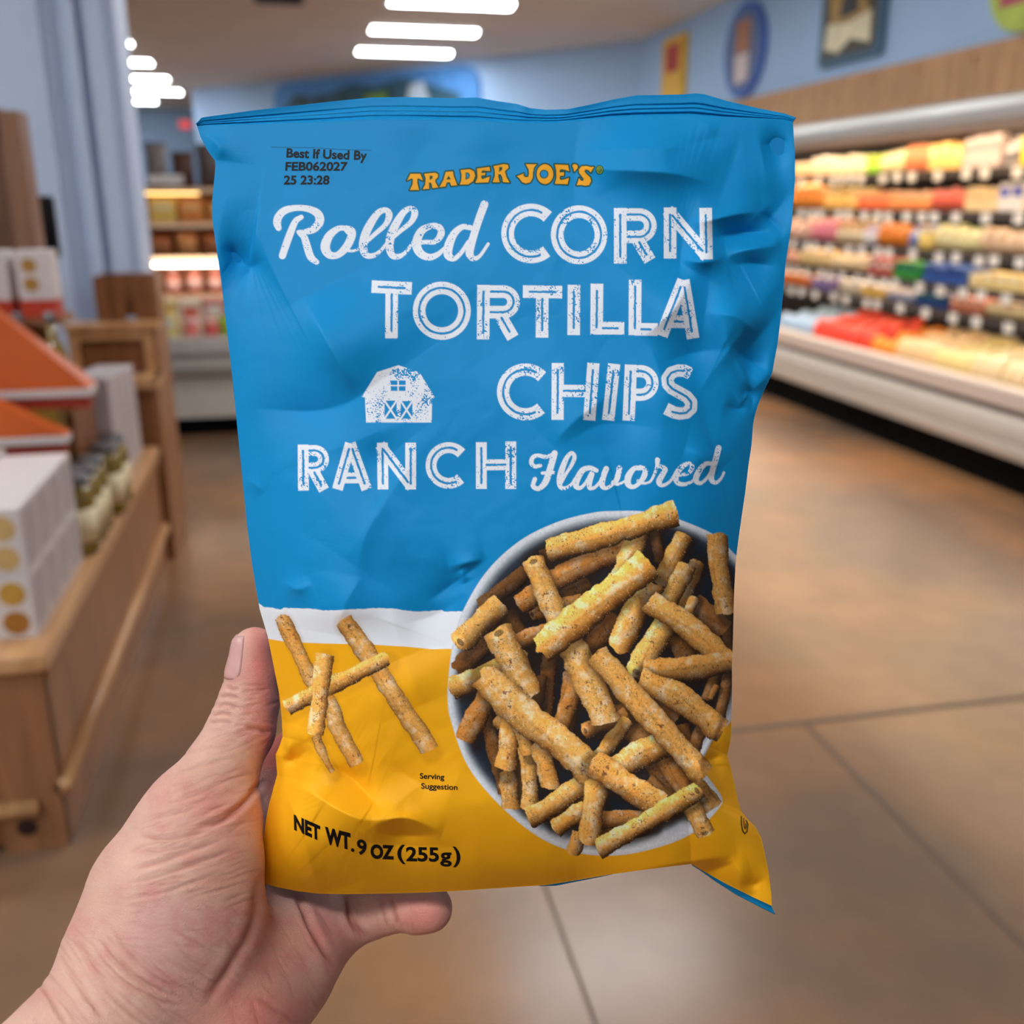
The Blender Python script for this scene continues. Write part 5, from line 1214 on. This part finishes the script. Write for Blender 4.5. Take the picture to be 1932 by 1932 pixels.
# slim oil bottles with cream labels on the riser
def oil_bottle(x, y, label):
    r = empty('oil_bottle', (x, y, .881), label, 'bottle', 'slim oil bottles')
    mb = MB(); mb.lathe((0, 0, 0), [(.034, 0), (.038, .006), (.038, .17), (.03, .20), (.014, .23), (.013, .27)], 20); mb.build('glass_bottle', M_OIL, r, True)
    mb = MB(); mb.lathe((0, 0, 0), [(.016, .27), (.017, .275), (.017, .30), (.014, .304)], 16); mb.build('cap', M_LID, r, True)
    mb = MB(); mb.lathe((0, 0, 0), [(.0386, .06), (.0386, .155)], 20); mb.build('label_band', M_LBL, r, True)
oil_bottle(-.74, 3.235, 'slim oil bottle on the riser, rightmost, below the white carton')
oil_bottle(-.83, 3.235, 'slim oil bottle on the riser, second from the right')
oil_bottle(-.92, 3.235, 'slim oil bottle on the riser, leftmost of three')
# white cartons with gold discs and a red foot, on the hutch shelf
M_REDF = mat('red_card', (196, 62, 40), 0.5); M_GOLD = mat('gold_disc', (176, 134, 62), 0.5)
def tall_carton(x, y, z, label, h=.20, w=.10):
    r = empty('tall_carton', (x, y, z), label, 'carton', 'tall white cartons with gold discs')
    mb = MB(); mb.box((-w/2, 0, h*.26), (w/2, .1, h), 0, .003); mb.build('carton', M_BOX, r)
    mb = MB(); mb.box((-w/2, 0, 0), (w/2, .1, h*.26), 0, .003); mb.build('red_foot', M_REDF, r)
    for cz in (.50, .78):
        mb = MB(); mb.loft([[(-.012+rr*math.cos(a), yy, h*cz+rr*math.sin(a)) for a in (2*math.pi*k/20 for k in range(20))] for rr, yy in ((.022, .001), (.022, -.0006), (.02, -.001))]); mb.build('gold_disc', M_GOLD, r)
    return r
tall_carton(-.781, 3.30, 1.163, 'white carton with gold discs and red foot, rightmost on the hutch shelf')
tall_carton(-.905, 3.30, 1.163, 'white carton with gold discs and red foot, left of another on the hutch shelf')
# plain white cartons near the far end of the table
for j in range(4):
    r = empty('white_carton', (-.735, 3.60+.14*j, .526), 'plain white carton at the far end of the table, %s from the jars' % ['first', 'second', 'third', 'last'][j], 'carton', 'plain white cartons')
    mb = MB(); mb.box((-.07, 0, 0), (.07, .132, .39-.01*j), 0, .004); mb.build('carton', M_BOXS, r)
    mb = MB(); mb.box((.07, .015, .03), (.0706, .117, .3)); mb.build('side_print', M_BOXS, r)
    mb = MB(); mb.box((-.05, -.0006, .05), (.05, .001, .2)); mb.build('front_print', mat('grey_print', (188, 168, 150), 0.5, var=.2, scale=40), r)
# tent-topped orange gift boxes
M_OR = mat('orange_card', (206, 92, 24), 0.5, var=0.06); M_GO = mat('old_gold_card', (142, 112, 38), 0.5, var=0.08); M_DR = mat('dark_red_card', (150, 44, 24), 0.5)
def tent(x0, x1, y0, y1, zb, zt, apex, label):
    cx, cy = (x0+x1)/2, (y0+y1)/2
    r = empty('tent_box', (cx, cy, .525), label, 'gift box', 'orange tent-topped boxes')
    hx_, hy_ = (x1-x0)/2, (y1-y0)/2; B = zb-.525; T = zt-.525
    mb = MB(); mb.box((-hx_+.02, -hy_+.012, 0.001), (hx_-.10, hy_-.012, B-.035)); mb.build('body', M_GO, r)
    mb = MB(); mb.box((-hx_+.012, -hy_+.012, B-.035), (hx_-.012, hy_-.012, B)); mb.build('lower_band', M_DR, r)
    mb = MB(); mb.box((-hx_, -hy_, B), (hx_, hy_, T), 0, .004); mb.build('white_band', M_BOX, r)
    mb = MB(); mb.loft([[(-hx_, -hy_, T), (hx_, -hy_, T), (hx_, hy_, T), (-hx_, hy_, T)], [(-.015, -.015, T+apex), (.015, -.015, T+apex), (.015, .015, T+apex), (-.015, .015, T+apex)]]); mb.build('tent_lid', M_OR, r)
tent(-1.30, -.672, 2.95, 3.01, .84, .865, .18, 'orange tent-topped gift box, the lower one behind the cracker boxes')
tent(-1.32, -.615, 3.06, 3.16, .955, .98, .33, 'orange tent-topped gift box, the higher one in front of the hutch')

# ================================================================ signs on the walls
def wall_sign(name, y0, y1, z0, z1, shape, m_edge, m_face, label, cat='sign', details=()):
    cy, cz = (y0+y1)/2, (z0+z1)/2
    r = empty(name, (4.998, cy, cz), label, cat)
    hy_, hz_ = abs(y1-y0)/2, (z1-z0)/2
    def outline(k):
        if shape == 'oval': return [(k*hy_*math.cos(a), k*hz_*math.sin(a)) for a in (2*math.pi*i/40 for i in range(40))]
        c = .12*min(hy_, hz_)
        return [(s1*(hy_*k-c)+c*math.cos(a), s2*(hz_*k-c)+c*math.sin(a)) for s1, s2, a0 in ((1, 1, 0), (-1, 1, 90), (-1, -1, 180), (1, -1, 270)) for a in (math.radians(a0+30*i) for i in range(4))]
    mb = MB(); mb.prism(outline(1.0), 'X', -.05, 0); mb.build('border', m_edge, r)
    mb = MB(); mb.prism(outline(.84), 'X', -.058, -.05); mb.build('face', m_face, r)
    for i, (nm, poly, m) in enumerate(details):
        mb = MB(); mb.prism([(a*hy_, b*hz_) for a, b in poly], 'X', -.064-.003*i, -.058); mb.build(nm, m, r)
    return r
G = lambda n, c: mat(n, c, 0.55, var=0.12, scale=7)
wall_sign('yellow_banner', 12.75, 13.55, 2.6, 3.55, 'rect', G('sign_yellow', (236, 186, 60)), G('sign_yellow', (236, 186, 60)), 'narrow yellow and red sign on the blue wall nearest the far corner', details=[('red_picture', [(-.6, .1), (.6, .1), (.6, .8), (-.6, .8)], G('sign_red', (186, 60, 50)))])
wall_sign('oval_sign', 10.5, 11.5, 2.62, 3.58, 'oval', G('sign_blue', (66, 106, 190)), G('sign_slate', (88, 108, 150)), 'blue oval sign with a brown carton picture on the blue wall', details=[('brown_picture', [(-.34, -.05), (.34, -.05), (.34, .62), (-.34, .62)], G('sign_brown', (176, 116, 74))), ('pale_picture', [(-.36, -.66), (.30, -.72), (.36, -.08), (-.36, -.08)], G('sign_pale', (214, 198, 196)))])
wall_sign('framed_picture', 8.25, 9.3, 2.71, 3.45, 'rect', G('sign_teal', (66, 102, 128)), G('sign_dark', (70, 62, 44)), 'dark teal framed picture with cream shapes on the blue wall', 'picture',
          [('gold_shape', [(-.7, -.2), (.6, -.3), (.7, .6), (-.3, .7)], G('sign_gold', (176, 140, 70))), ('cream_shape', [(-.72, -.7), (-.1, -.5), (.3, -.75), (.75, -.6), (.7, -.05), (0, -.15), (-.7, .0)], G('sign_cream', (236, 226, 190))), ('dark_shape', [(-.3, .05), (.3, .0), (.25, .45), (-.2, .5)], G('sign_deep', (52, 50, 52)))])
wall_sign('round_sign', 6.1, 6.9, 2.62, 3.42, 'oval', G('sign_lime', (186, 206, 84)), G('sign_lime', (186, 206, 84)), 'round lime green sign with a pink picture at the top right corner', details=[('pink_picture', [(-.6, -.55), (.6, -.55), (.6, .6), (-.6, .6)], G('sign_pink', (186, 78, 96)))])
# painted panorama on the angled back wall
dirv = (pB-pA)/np.hypot(*(pB-pA)); angz = math.atan2(dirv[1], dirv[0])
pc = np.array([1.42, 18.62])-0.0*nrm
pc = pA+dirv*np.dot(pc-pA, dirv)-nrm*0.0
mur = empty('mural_board', (pc[0], pc[1], 3.0), 'wide blue painted board with a landscape, on the far wall above the bag', 'mural', rz=angz)
sgn = 1 if np.dot(np.array([-math.sin(angz), math.cos(angz)]), nrm) < 0 else -1
def mural_part(poly, t0, t1, name, m):
    mb = MB(); mb.prism(poly, 'Y', sgn*t0, sgn*t1); mb.build(name, m, mur)
def rr(hw, hh, c): return [(s1*(hw-c)+c*math.cos(a), s2*(hh-c)+c*math.sin(a)) for s1, s2, a0 in ((1, 1, 0), (-1, 1, 90), (-1, -1, 180), (1, -1, 270)) for a in (math.radians(a0+18*i) for i in range(6))]
mural_part(rr(2.5, .62, .35), 0.002, .05, 'board', G('mural_blue', (84, 146, 214)))
mural_part([(-2.1, -.5), (2.2, -.5), (2.2, .2), (1.9, .42), (1.2, .34), (.4, .5), (-.2, .42), (-.8, .52), (-1.5, .36), (-2.1, .2)], .05, .056, 'painted_hills', G('mural_teal', (54, 92, 112)))
for i, x in enumerate((-1.1, -.6, -.1, .5, 1.1, 1.6)): mural_part([(x, -.4), (x+.2, -.4), (x+.22, .25), (x+.1, .42), (x-.02, .25)], .056, .06, 'painted_tree', G('mural_dark', (44, 70, 78)))
mural_part([(-.5, .1), (.1, .1), (.05, .3), (-.45, .32)], .06, .064, 'painted_bush', G('mural_green', (120, 160, 60)))
mural_part([(-1.45, .1), (-.9, .1), (-1.0, .4), (-1.3, .44)], .06, .064, 'painted_cloud', G('mural_pale', (190, 206, 224)))
